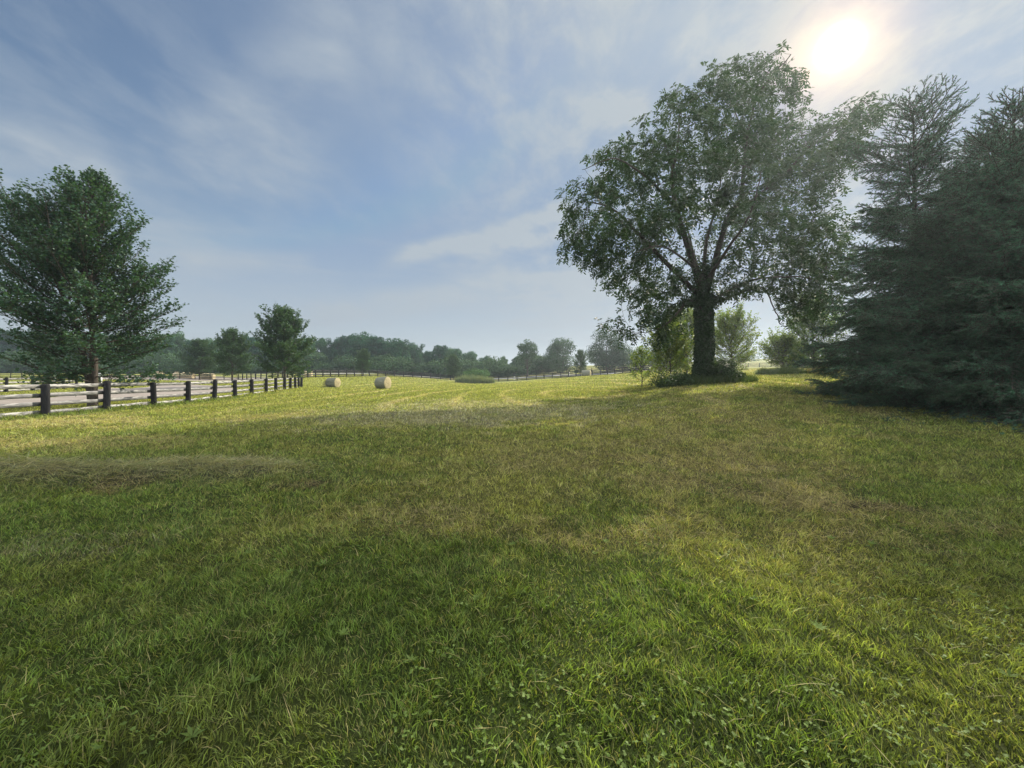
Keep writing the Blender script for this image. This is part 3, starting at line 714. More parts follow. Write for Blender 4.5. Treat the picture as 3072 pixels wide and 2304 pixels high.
    while n < na:
        px = r.uniform(1660, 2680, 4000); py = r.uniform(110, 1060, 4000); k = pip(px, py, OUT); px = px[k]; py = py[k]
        e = poly_edge_d(px, py, OUT) * d0 / F; th = np.minimum(7.5, .9 + 1.15 * e); dy = r.uniform(-1, 1, len(px)) * th
        dd_ = d0 + dy; p = np.stack([(px - 1536) / F * dd_, dd_, CAMH - (py - HOR) / F * dd_], 1)
        nz = fbm(p[:, 0] * .45 + p[:, 1] * .3, p[:, 2] * .45 + p[:, 1] * .22, 61, 3)
        core = 1 - np.exp(-((px - 2100) / 200.0) ** 2 - ((py - 800) / 260.0) ** 2) * .45
        dm = np.full(len(p), 9.0)
        for q in cc: dm = np.minimum(dm, np.linalg.norm((p - q[:3]) * np.array([1, 1, 1.25]), axis=1) / q[3])
        k = (dm + (nz - .5) * .9 < 1.0); acc.append(p[k]); n += k.sum()
    A = np.vstack(acc)[:na]
    P, par = space_colonise(seeds, par, A, .34, .42, 5.0, 120, -.06, r)
    par = np.array(par); N = len(P); print('walnut nodes', N)
    # pipe radii
    ch = np.zeros(N); rad = np.full(N, .0); cnt = np.zeros(N, int)
    for i in range(N - 1, -1, -1):
        if par[i] >= 0: cnt[par[i]] += 1
    w2 = np.where(cnt == 0, .0055 ** 2.3, 0.0)
    for i in range(N - 1, len(seeds) - 1, -1):
        w2[par[i]] += w2[i] * (1 if i >= len(seeds) else 0)
    rad = np.maximum(w2, 1e-9) ** (1 / 2.3)
    idx = np.arange(len(seeds), N); pr = par[idx]
    V, Q = cones(P[pr], P[idx], np.minimum(rad[pr], .07), np.minimum(rad[idx], .07), 4)
    root = empty('walnut_tree', (bx, by, bz)); tag(root, 'tallest broad walnut tree with ivy-clad trunk and lacy drooping leaves, beside the spruces', 'tree')
    tl.append((trunk, np.interp(np.arange(len(trunk)), [0, 4, 7, 12, len(trunk) - 1], [.80, .62, .48, .40, .46])))
    V2, Q2 = tubes(tl, 9); loc = np.array([[bx, by, bz]])
    mesh_np('trunk', np.vstack([V2, V]) - loc, np.vstack([Q2, Q + len(V2)]), None, None, M['bark_dark'], root, smooth=True)
    # leaf sprays on slender twigs
    tipn = np.where((rad < .017) & (np.arange(N) >= len(seeds)))[0]
    rep = 3; C = np.repeat(P[tipn], rep, axis=0); Dp = norm(P[tipn] - P[par[tipn]]); D = np.repeat(Dp, rep, axis=0)
    C = C + r.normal(0, .13, C.shape)
    keep = r.random(len(C)) < .45; C = C[keep]; D = D[keep]
    v, q, c = sprays(C, D, r, .52, 8, (.28, .105), (0.034, 0.062, 0.027), .9)
    mesh_np('crown', v - loc, q, None, c, M['walnut'], root); print('walnut leaves', len(q))
    # ivy wrapping the trunk and the foot of the limbs
    n = 9000; t = r.random(n) ** 1.05; k = t * (len(trunk) - 1); i = k.astype(int); f = (k - i)[:, None]; i2 = np.minimum(i + 1, len(trunk) - 1)
    c = trunk[i] * (1 - f) + trunk[i2] * f; a = r.uniform(0, 6.283, n)
    lump = .36 + .17 * fbm(a * 1.5, c[:, 2] * 1.4, 7, 2) + .25 * np.clip(1 - (c[:, 2] - bz) / 1.5, 0, 1) + .13 * r.random(n) ** 2
    dr = np.stack([np.cos(a), np.sin(a), 0 * a], 1); c = c + dr * lump[:, None]
    up_c, up_d = [], []
    for q, rr_ in tl[:8]:
        m = 520; kx = (r.random(m) ** 1.7) * 12; i = np.minimum(kx.astype(int), len(q) - 2); ff = (kx - i)[:, None].clip(0, 1)
        base = q[i] * (1 - ff) + q[i + 1] * ff; dq = norm(r.normal(0, 1, (m, 3))); up_c.append(base + dq * (.20 + .22 * r.random((m, 1)))); up_d.append(dq)
    c = np.vstack([c] + up_c); dr = np.vstack([dr] + up_d); n = len(c)
    dd = norm(dr * .5 + r.normal(0, .5, (n, 3)) + np.array([0, 0, -.6]))
    v, q = diamonds(c, dd, norm(dr + r.normal(0, .4, (n, 3))), r.uniform(.12, .2, n), r.uniform(.10, .16, n))
    mesh_np('ivy', v - loc, q, None, np.repeat(leafcol((.030, .055, .020), n, r, .5), 4, axis=0), M['leaf'], root)
build_walnut()

# ------------------------------------------------------------------ spruces
def spruce(r, H, Rb, whorl=.36, nbr=6, sec=.12, top_sparse=True, needle=.034, needle_sp=.03, col=(0.030, 0.060, 0.030), zmin=.25, dens=1.0, powr=.85):
    lines = []; SP, SD, SL = [], [], []
    tr = curve([(0, 0, -.4), (0.03, 0, H * .5), (0, .04, H)], 10); lines.append((tr, np.interp(tr[:, 2], [-.4, H], [H * .016, .012])))
    zz = zmin
    while zz < H - .25:
        f = zz / H; top = 1 - f
        nb = nbr if f < .85 else 5
        for b in range(nb):
            az = b * 6.283 / nb + r.uniform(0, 1.1) + zz * 2.1
            L = Rb * top ** powr * r.uniform(.72, 1.12) + .18
            if top_sparse and f > .74: L = L * r.choice([.6, 1.0, 1.5, 1.9]) + .15
            el = math.radians(-6 + 52 * f ** 1.5 + r.normal(0, 8)); p = np.array([0, 0, zz + r.uniform(-.2, .2)]); pts = [p.copy()]
            n = 8; a = az
            for k in range(n):
                g = k / n; e = el - math.radians(14) * math.sin(g * math.pi) * (1 - f) + math.radians(22) * g ** 2; a += r.normal(0, .04)
                p = p + L / n * np.array([math.cos(e) * math.cos(a), math.cos(e) * math.sin(a), math.sin(e)]); pts.append(p.copy())
            P = np.array(pts); lines.append((P, np.linspace(max(.012, L * .010), .006, n + 1)))
            # needles on the outer axis itself
            for k in range(n):
                if k / n > .25 or f > .7: SP.append(P[k]); SD.append(P[k + 1] - P[k]); SL.append(1)
            ns = int(L * dens / (sec if f < .75 else sec * 1.9))
            for s in range(ns):
                g = .16 + .80 * (s + r.random() * .5) / max(ns, 1); kk = g * n; k0 = min(int(kk), n - 1); q = P[k0] + (P[k0 + 1] - P[k0]) * (kk - k0)
                T = norm(P[k0 + 1] - P[k0]); side = norm(np.cross(T, (0, 0, 1))) * (1 if s % 2 else -1)
                l2 = min(L * .42 * (1.15 - g) * r.uniform(.6, 1.2) + .10, 1.1)
                d = norm(T * .8 + side * r.uniform(.5, .8) + np.array((0, 0, r.normal(-.22 if f < .75 else .12, .30 if f < .8 else .15))))
                e1 = q + d * l2 * .5; d2 = norm(d + np.array((0, 0, -.12 if f < .7 else .1)) + r.normal(0, .06, 3)); e2 = e1 + d2 * l2 * .5
                SP += [q, e1]; SD += [e1 - q, e2 - e1]; SL += [0, 1]
                nt = int(l2 / .13)
                for t in range(nt):
                    gg = (t + .6) / nt; c = q + (e1 - q) * gg * 2 if gg < .5 else e1 + (e2 - e1) * (gg * 2 - 1)
                    s3 = norm(np.cross(d, (0, 0, 1))) * (1 if t % 2 else -1); l3 = l2 * .50 * (1.2 - gg) * r.uniform(.6, 1.2) + .04
                    if l3 < .05: continue
                    SP.append(c); SD.append(norm(d * .8 + s3 * .7 + np.array((0, 0, r.normal(-.15, .35)))) * l3); SL.append(1)
        zz += whorl * (1.0 if f < .8 else .75) * r.uniform(.8, 1.2)
    SP = np.array(SP); SD = np.array(SD); ln = np.linalg.norm(SD, axis=1)
    V, Q = tubes(lines, 5); off = len(V)
    # needle spindles round every twig + loose needles
    nv, nq, noff = [], [], 0
    v, q = cones(SP, SP + SD, np.full(len(SP), .013), np.full(len(SP), .005), 3)
    V = np.vstack([V, v]); Q = np.vstack([Q, q + off])
    cnt = np.maximum(3, (ln / needle_sp * 2.4).astype(int)); tot = cnt.sum(); ii = np.repeat(np.arange(len(SP)), cnt)
    t = r.random(tot) * 1.03; c = SP[ii] + SD[ii] * t[:, None]; D = norm(SD)[ii]
    rd = norm(r.normal(0, 1, (tot, 3))); rd = norm(rd - D * (rd * D).sum(1, keepdims=True) + np.array([0, 0, .25])); d = norm(D * .75 + rd)
    s = norm(np.cross(d, rd + r.normal(0, .3, (tot, 3)))); NL = needle * r.uniform(.7, 1.3, tot)[:, None]; NW = needle * .26
    tv_ = np.stack([c - s * NW * .5, c + s * NW * .5, c + d * NL], 1).reshape(-1, 3)
    tt = np.arange(tot)[:, None] * 3 + np.array([[0, 1, 2]])
    cl = leafcol(col, tot, r, .5, .05) * r.uniform(.55, 1.55, len(SP))[ii][:, None]
    print('spruce twigs', len(SP), 'needles', tot)
    return (V, Q), (tv_, tt, np.repeat(cl, 3, axis=0))
def make_spruce(pieces, loc, label, rz=0, group='spruces at the lawn edge'):
    (V, Q), (tv_, tt, cl) = pieces
    root = empty('spruce_tree', loc, rz); tag(root, label, 'tree', group)
    mesh_np('trunk', V, Q, None, None, M['bark_dark'], root, smooth=True)
    mesh_np('crown', tv_, None, tt, cl, M['needle'], root); return root
sA = spruce(np.random.default_rng(41), 11.6, 4.35, whorl=.36, nbr=6, sec=.10, needle=.066, needle_sp=.028, powr=.80, col=(.046, .108, .058))
x, y, z = at(2743, 15.5); sa = make_spruce(sA, (x, y, z), 'tall thin-topped spruce with long bare upswept tip shoots, next to the walnut', .3)
sB = spruce(np.random.default_rng(42), 9.4, 4.3, whorl=.27, nbr=7, sec=.10, top_sparse=False, needle=.058, needle_sp=.028, col=(.052, .122, .074), powr=.72, zmin=.1)
x, y, z = at(3045, 11.8); make_spruce(sB, (x, y, z), 'dense nearest spruce at the right edge with blue-green sprays down to the grass', 1.1)
x, y, z = at(2905, 12.6); c = copy_tree(sa); c.location = (x, y, z - .2); c.rotation_euler.z = 2.6; c.scale = (.82, .82, .60)
c['label'] = 'shorter dense spruce squeezed between the thin-topped one and the right edge'
x, y, z = at(2960, 17.5); c = copy_tree(sa); c.location = (x, y, z); c.rotation_euler.z = 4.1; c.scale = (1.0, 1.0, .97)
c['label'] = 'spruce tip showing behind the two nearer ones'
x, y, z = at(3330, 13.5); c = copy_tree(sa); c.location = (x, y, z); c.rotation_euler.z = 5.1; c.scale = (1.1, 1.1, .95)
c['label'] = 'spruce cut off by the right edge of the photo'

# ------------------------------------------------------------------ wood behind the paddocks
def lobe_tree(r, H, W, base=.12, nl=34, leaves=5200, ls=.42, col=(.035, .07, .035), sr=(.16, .27)):
    lines = []; tr = curve([(0, 0, -.5), (r.normal(0, .02) * H, 0, H * .3), (r.normal(0, .03) * H, r.normal(0, .03) * H, H * .8)], 5)
    lines.append((tr, np.linspace(H * .022, H * .006, len(tr))))
    c0 = np.array([0, 0, H * (1 + base) / 2]); hz = H * (1 - base) / 2
    u = norm(r.normal(0, 1, (nl, 3))); rad = r.uniform(.45, 1, nl) ** .6
    C = c0 + u * rad[:, None] * np.array([W / 2 * .80, W / 2 * .80, hz * .80]); C[:, 2] += r.normal(0, .04 * H, nl)
    S = r.uniform(*sr, nl) * W * .85
    for k in range(0, nl, 2):
        st = tr[min(len(tr) - 1, int(len(tr) * min(.95, max(.2, (C[k, 2] / H - .2)))))]
        lines.append((curve([st, (st + C[k]) / 2 + np.array([0, 0, -.05 * H]), C[k]], 4), np.linspace(H * .006, .02, 9)))
    V, Q = tubes(lines, 5)
    i = r.choice(nl, leaves, p=S ** 2 / (S ** 2).sum()); d = norm(r.normal(0, 1, (leaves, 3)))
    rr = r.uniform(.55, 1.05, leaves) ** .7 * (1 + .25 * (r.random(leaves) - .5))
    p = C[i] + d * (S[i] * rr)[:, None] * np.array([1, 1, .78])
    nr = norm(d + r.normal(0, .45, (leaves, 3)) + np.array([0, 0, .4])); dd = norm(np.cross(nr, r.normal(0, 1, (leaves, 3))) + np.array([0, 0, -.3]))
    v, q = diamonds(p, dd, nr, ls * r.uniform(.6, 1.3, leaves), ls * .75 * r.uniform(.6, 1.3, leaves))
    tint = r.uniform(.75, 1.3, nl)[i][:, None]
    return (V, Q), (v, q, np.repeat(leafcol(col, leaves, r, .5, .06) * tint, 4, axis=0))
protos = []
specs = [(18, 13, (.036, .095, .042)), (17, 11, (.029, .082, .042)), (19, 12, (.050, .110, .042)), (16, 14, (.032, .088, .046)), (18, 10, (.027, .074, .044))]
GW = 'trees of the wood behind the paddocks'
LBL = ['broad round-headed tree of the wood behind the back fence', 'dense dark tree of the wood behind the back fence', 'paler loose-headed tree of the wood behind the back fence',
       'wide low-headed tree of the wood behind the back fence', 'narrow blue-green tree of the wood behind the back fence']
for k, (h, w_, c) in enumerate(specs):
    rr = np.random.default_rng(60 + k); pc = lobe_tree(rr, h, w_, base=.0, nl=64, leaves=9000, ls=.60, col=c, sr=(.10, .22))
    root = make_tree('woodland_tree', pc, LBL[k], 'tree', (0, 0, 0), M['far_leaf'], GW); protos.append([root, h, False])
TOPS = [(-500, 960), (-100, 950), (100, 960), (300, 975), (420, 992), (487, 992), (560, 990), (610, 1003), (670, 1000), (732, 984), (790, 1000), (850, 1005), (905, 986), (945, 990), (975, 1008),
        (1005, 998), (1050, 990), (1080, 994), (1112, 994), (1150, 998), (1180, 1008), (1215, 1008), (1250, 1010), (1290, 1032), (1325, 1022), (1360, 1026), (1390, 1029), (1425, 1034), (1450, 1045),
        (1480, 1060), (1497, 1061), (1530, 1055), (1560, 1052), (1590, 1062), (1625, 1060)]
def top_at(px): return np.interp(px, [a for a, b in TOPS], [b for a, b in TOPS])
rw = random.Random(4)
cnt_w = 0
px = -380
while px < 1640:
    d = rw.uniform(140, 158); k = cnt_w % 5 if cnt_w < 5 else rw.randrange(5)
    base = protos[k]; x, y, z = at(px, d)
    H = CAMH - (top_at(px) + rw.uniform(-9, 15) - HOR) / F * d - z
    s = H / base[1]; o = base[0] if not base[2] else copy_tree(base[0]); base[2] = True
    o.location = (x, y, z - .2); wsc = s * rw.uniform(.70, .98) if px < 1400 else s * rw.uniform(.9, 1.3); o.scale = (wsc, wsc, s); o.rotation_euler.z = rw.uniform(0, 6.28)
    px += rw.uniform(30, 50) if px > 350 else rw.uniform(60, 90); cnt_w += 1
px = -300
while px < 1600:
    d = rw.uniform(166, 180); k = rw.randrange(5); base = protos[k]; x, y, z = at(px, d)
    H = CAMH - (top_at(px) + rw.uniform(10, 28) - HOR) / F * d - z; s = H / base[1]; o = copy_tree(base[0])
    o.location = (x, y, z - .2); o.scale = (s * 1.2, s * 1.2, s); o.rotation_euler.z = rw.uniform(0, 6.28); px += rw.uniform(55, 85)
# understorey shrubs along the wood edge and the rank behind
ug = lobe_tree(np.random.default_rng(71), 5, 9, base=-.25, nl=40, leaves=5500, ls=.40, col=(.050, .095, .045))
ur = make_tree('shrub', ug, 'leafy scrub filling the edge of the wood behind the back fence', 'shrub', (0, 0, 0), M['far_leaf'], 'scrub along the wood edge')
first = True; px = -350
while px < 1660:
    d = rw.uniform(128, 136); x, y, z = at(px, d); o = ur if first else copy_tree(ur); first = False
    s = rw.uniform(.8, 1.7); o.location = (x, y, z - .3); o.scale = (s * 1.2, s, s * rw.uniform(.6, 1.1)); o.rotation_euler.z = rw.uniform(0, 6.28)
    px += rw.uniform(50, 75)

# separate trees right of the wood
def own_tree(seed, px, d, top, w_px, label, col=(.045, .085, .045), base=.03, nl=40, leaves=9000, ls=.36, name='deciduous_tree', mat=None, group=None):
    x, y, z = at(px, d); H = CAMH - (top - HOR) / F * d - z; W = w_px / F * d
    pc = lobe_tree(np.random.default_rng(seed), H, W, base, nl, leaves, ls, col)
    return make_tree(name, pc, label, 'tree', (x, y, z), mat or M['far_leaf'], group)
own_tree(181, 1583, 118, 1016, 66, 'slender lone tree with bare lower trunk and tufted head standing clear of the wood', base=.36, nl=26, leaves=3800)
own_tree(82, 1685, 122, 1010, 100, 'large rounded tree with an open head left of the farthest bale', nl=44, leaves=9000, base=.0)
own_tree(83, 1640, 132, 1064, 90, 'low bushy tree against the left side of the large rounded tree', nl=30, leaves=5000, base=-.1)
own_tree(84, 1822, 108, 985, 120, 'tall dark tree half hidden by the left side of the walnut crown', col=(.030, .058, .036), nl=50, leaves=11000, base=.0)
own_tree(85, 1790, 150, 1045, 60, 'small distant tree above the tan slope', nl=24, leaves=3500)
own_tree(86, 1900, 112, 1045, 150, 'bushy tree at the back fence seen under the left walnut branches', col=(.055, .10, .045), nl=40, leaves=8000, base=-.1)
own_tree(87, 2010, 120, 1050, 130, 'distant tree just left of the walnut trunk', nl=36, leaves=6000, base=-.05)
own_tree(88, 2210, 190, 1062, 160, 'low pale distant tree right of the walnut trunk, behind the fence', nl=36, leaves=6000, base=-.1, col=(.06, .105, .06))
own_tree(89, 2385, 95, 992, 95, 'dark pointed evergreen in the gap between walnut and spruces', col=(.026, .050, .034), nl=36, leaves=8000, base=-.05)
own_tree(90, 2455, 92, 1030, 110, 'dark low evergreen behind the lowest spruce branches', col=(.026, .050, .034), nl=36, leaves=7000, base=-.1)
own_tree(91, 2700, 80, 940, 260, 'tree hidden behind the spruces', nl=40, leaves=8000, base=-.05)
# light green saplings behind and beside the walnut
GL = 'light green saplings round the walnut'
def sapling(seed, px, d, top, w_px, label, n=58, base=.05, leaves=5200, ls=.15, col=(.15, .20, .05)):
    x, y, z = at(px, d); H = CAMH - (top - HOR) / F * d - z; W = w_px / F * d
    pc = leader_tree(np.random.default_rng(seed), H * .95, W * .5, .35, nprim=n, leaf=(ls, ls * .8), leaf_col=col, per_twig=8, sec_sp=.36, prof=lambda f: min(.6 + f, 1.15 * (1 - f) ** .6 + .05), low=15)
    return make_tree('sapling', pc, label, 'tree', (x, y, z), M['light_leaf'], GL)
sapling(101, 2010, 31, 1000, 150, 'backlit yellow-green sapling left of the walnut trunk, bending over the grass', leaves=6500)
sapling(102, 2195, 40, 960, 170, 'tall backlit sapling right of the walnut trunk', leaves=8000)
sapling(103, 2060, 44, 940, 150, 'backlit sapling behind the walnut trunk on its left', leaves=7000)
sapling(104, 2440, 42, 905, 190, 'backlit leafy tree between the walnut and the thin-topped spruce', leaves=9000, col=(.09, .15, .035))
sapling(105, 2350, 45, 1040, 125, 'bright yellow-green bush above the long grass clump', leaves=4500, base=0, col=(.14, .20, .04))
sapling(106, 1925, 33, 1060, 70, 'thin light green sapling at the left end of the undergrowth', leaves=1600, n=18)

# ------------------------------------------------------------------ bushes and tall grass clumps
def tall_grass(name, px, d, wpx, dep, h, n, label, col=(.11, .15, .06), seed=1, cat='grass clump', depth_off=0, width=.02):
    r = np.random.default_rng(seed); x, y, z = at(px, d); W = wpx / F * d
    a = r.uniform(0, 6.283, n); q = np.sqrt(r.random(n)); X = np.cos(a) * q * W / 2; Y = np.sin(a) * q * dep / 2
    zz = terrain(X + x, Y + y) - z; H = h * r.uniform(.45, 1.0, n) * (.55 + .9 * fbm((X + x) * 1.1, (Y + y) * 1.1, seed, 3)) * (1 - .35 * q ** 3)
    D = norm(np.stack([r.normal(0, .22, n), r.normal(0, .22, n), np.ones(n)], 1)); B = np.stack([X, Y, zz - .02], 1)
    fa = r.uniform(0, 6.28, n); S = np.stack([np.cos(fa), np.sin(fa), 0 * fa], 1) * width / 2
    Mid = B + D * (H * .6)[:, None]; Tip = Mid + norm(D + r.normal(0, .35, (n, 3))) * (H * .45)[:, None]
    V = np.stack([B - S, B + S, Mid + S * .8, Mid - S * .8, Tip], 1).reshape(-1, 3); k = np.arange(n)[:, None] * 5
    c = leafcol(col, n, r, .6, .12)
    o = mesh_np(name, V, k + np.array([[0, 1, 2, 3]]), k + np.array([[3, 2, 4]]), np.repeat(c, 5, axis=0), M['grass'])
    o.location = (x, y, z); tag(o, label, cat); return o
tall_grass('tall_grass', 1424, 92, 118, 3.5, 2.3, 3500, 'strip of tall pale reedy grass in front of the shrub at the back fence', (.15, .18, .11), 3, width=.06)
tall_grass('tall_grass', 2342, 43, 140, 3.5, 1.0, 3500, 'long grass clump under the bright yellow-green bush', (.10, .14, .05), 4, width=.03)
tall_grass('tall_grass', 2462, 42, 70, 2.5, 1.1, 1500, 'pale dry grass mound beside the low spruce branches', (.28, .25, .12), 5, width=.03)
tall_grass('tall_grass', 2120, 26.2, 300, 3.2, .75, 6000, 'dark unmown grass round the foot of the walnut', (.06, .09, .03), 6, width=.022)
def bush(px, d, top, wpx, label, col, seed, leaves=5000, ls=.12, mat='far_leaf', nl=30, dz=0):
    x, y, z = at(px, d); H = CAMH - (top - HOR) / F * d - z; W = wpx / F * d
    pc = lobe_tree(np.random.default_rng(seed), H, W, -.35, nl, leaves, ls, col)
    return make_tree('shrub', pc, label, 'shrub', (x, y, z + dz), M[mat])
bush(1424, 97, 1102, 92, 'rounded green shrub behind the reedy grass at the back fence', (.07, .13, .05), 111, 6000, .30)
bush(2150, 26.3, 1078, 130, 'dark undergrowth heaped against the walnut trunk', (.034, .060, .022), 112, 9000, .11, 'leaf')
bush(2020, 26.0, 1122, 150, 'low dark undergrowth trailing left from the walnut foot', (.038, .066, .024), 113, 6000, .10, 'leaf')
bush(2205, 26.0, 1112, 70, 'dark ragged weeds at the right end of the walnut undergrowth', (.045, .07, .028), 114, 3500, .09, 'leaf')

# ------------------------------------------------------------------ fences
def box_between(a, b, h, t, jit=None):
    a = np.array(a, float); b = np.array(b, float); T = norm(b - a); s = norm(np.cross(T, (0, 0, 1))); u = np.cross(s, T)
    n = 5; V = []
    for k in range(n + 1):
        c = a + (b - a) * k / n; w = (jit[k] if jit is not None else 0)
        for sx, sz in ((-1, -1), (1, -1), (1, 1), (-1, 1)): V.append(c + s * sx * t / 2 + u * (sz * h / 2 + w * (1 if sz > 0 else .4)))
    Q = [(0, 3, 2, 1), (n * 4, n * 4 + 1, n * 4 + 2, n * 4 + 3)]
    for k in range(n):
        for j in range(4): Q.append((k * 4 + j, k * 4 + (j + 1) % 4, k * 4 + 4 + (j + 1) % 4, k * 4 + 4 + j))
    return np.array(V), np.array(Q)
def post_mesh(r, x, y, h, rad, sides=12):
    z0 = gz(x, y); lx, ly = r.normal(0, .028, 2) * h; h *= r.uniform(.96, 1.04)
    rings = [(-.3, 1.03), (0, 1.03), (.4, 1.0), (.8, .97), (h - .05, .95), (h - .012, .86), (h, .70)]
    a = np.linspace(0, 6.2832, sides, endpoint=False); V = []
    wob = 1 + r.normal(0, .03, sides)
    for zz, k in rings:
        kk = k * wob * (1 + r.normal(0, .012, sides))
        V.append(np.stack([np.cos(a) * rad * kk + lx * zz / h, np.sin(a) * rad * kk + ly * zz / h, np.full(sides, zz)], 1))
    V = np.vstack(V); n = len(rings); i = np.arange(n - 1)[:, None] * sides; j = np.arange(sides)[None]; j2 = (j + 1) % sides
    Q = np.stack([i + j, i + j2, i + sides + j2, i + sides + j], -1).reshape(-1, 4)
    V = np.vstack([V, [[lx, ly, h + .004]]]); T = np.array([(len(V) - 1, (n - 1) * sides + k, (n - 1) * sides + (k + 1) % sides) for k in range(sides)])
    return V, Q, T, z0
def fence(name, pts, label, h, rad, rails, rail_h, mats, back=-1, seed=1, group=None, square=False, thick=.035):
    r = np.random.default_rng(seed); cx, cy_ = pts[len(pts) // 2]; root = empty(name, (cx, cy_, gz(cx, cy_))); tag(root, label, 'fence', group); R0 = np.array(root.location)
    for x, y in pts:
        V, Q, T, z0 = post_mesh(r, x, y, h, rad, 4 if square else 12)
        o = mesh_np('post', V, Q, T, None, mats[0], root, smooth=not square); o.location = np.array((x, y, z0)) - R0
    for (a, b) in zip(pts[:-1], pts[1:]):
        T = norm(np.array([b[0] - a[0], b[1] - a[1], 0.0])); s = np.array([T[1], -T[0], 0]) * back
        for k, rz in enumerate(rails):
            o_ = s * (rad + thick / 2 - .01); A = np.array((a[0], a[1], gz(*a) + rz + r.normal(0, .012))) + o_ + T * .004; B = np.array((b[0], b[1], gz(*b) + rz + r.normal(0, .012))) + o_ - T * .004
            V, Q = box_between(A, B, rail_h * r.uniform(.93, 1.05), thick, r.normal(0, .006, 6)); mid = V.mean(0)
            m = mats[2] if (len(mats) > 2 and r.random() < (.75 if k in (0, 3) else .3)) else mats[1]
            o = mesh_np('rail', V - mid, Q, None, None, m, root); o.location = mid - R0
    return root
def resample(pts, sp):
    P = np.array(pts, float); d = np.r_[0, np.cumsum(np.hypot(*(P[1:] - P[:-1]).T))]; n = max(2, int(round(d[-1] / sp)) + 1); t = np.linspace(0, d[-1], n)
    return [(float(a), float(b)) for a, b in zip(np.interp(t, d, P[:, 0]), np.interp(t, d, P[:, 1]))]
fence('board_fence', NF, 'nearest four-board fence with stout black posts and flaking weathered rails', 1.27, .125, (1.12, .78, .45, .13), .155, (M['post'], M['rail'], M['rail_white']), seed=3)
fence('board_fence', resample([wpt(-160, 29), wpt(0, 33.2), wpt(77, 35), wpt(220, 42), wpt(300, 47)], 2.6), 'board fence across the driveway under the big maple, left side', 1.25, .10, (1.12, .80, .48, .16), .15, (M['post'], M['rail'], M['rail_white']), seed=4)
fence('board_fence', resample([wpt(716, 85), wpt(768, 78), wpt(830, 72), wpt(878, 66)], 2.6), 'board fence behind the far end of the nearest fence, at the lane', 1.3, .10, (1.12, .80, .48, .16), .15, (M['post'], M['rail'], M['rail_white']), seed=5)
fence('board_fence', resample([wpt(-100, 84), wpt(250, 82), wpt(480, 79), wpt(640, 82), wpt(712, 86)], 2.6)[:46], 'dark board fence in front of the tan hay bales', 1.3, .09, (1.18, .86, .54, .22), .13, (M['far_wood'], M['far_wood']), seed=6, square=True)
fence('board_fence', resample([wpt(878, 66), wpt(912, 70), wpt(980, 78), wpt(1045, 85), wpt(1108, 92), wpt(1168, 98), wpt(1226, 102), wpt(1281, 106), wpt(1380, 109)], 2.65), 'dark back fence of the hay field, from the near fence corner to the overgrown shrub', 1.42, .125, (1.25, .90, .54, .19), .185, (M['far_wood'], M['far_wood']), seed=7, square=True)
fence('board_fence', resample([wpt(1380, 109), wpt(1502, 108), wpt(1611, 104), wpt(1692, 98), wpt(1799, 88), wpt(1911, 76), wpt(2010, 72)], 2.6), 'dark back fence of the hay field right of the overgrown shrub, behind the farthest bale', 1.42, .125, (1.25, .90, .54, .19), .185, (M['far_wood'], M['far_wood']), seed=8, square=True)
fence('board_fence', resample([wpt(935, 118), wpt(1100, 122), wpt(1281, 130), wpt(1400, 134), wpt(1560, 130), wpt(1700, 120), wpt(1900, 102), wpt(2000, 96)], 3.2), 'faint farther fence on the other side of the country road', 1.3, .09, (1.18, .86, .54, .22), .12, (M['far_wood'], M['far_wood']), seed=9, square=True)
fence('board_fence', resample([wpt(2150, 112), wpt(2248, 115), wpt(2330, 112), wpt(2480, 105), wpt(2700, 100)], 2.8), 'dark fence seen right of the walnut trunk beyond the grass clumps', 1.3, .10, (1.2, .85, .50, .17), .14, (M['far_wood'], M['far_wood']), seed=10, square=True)

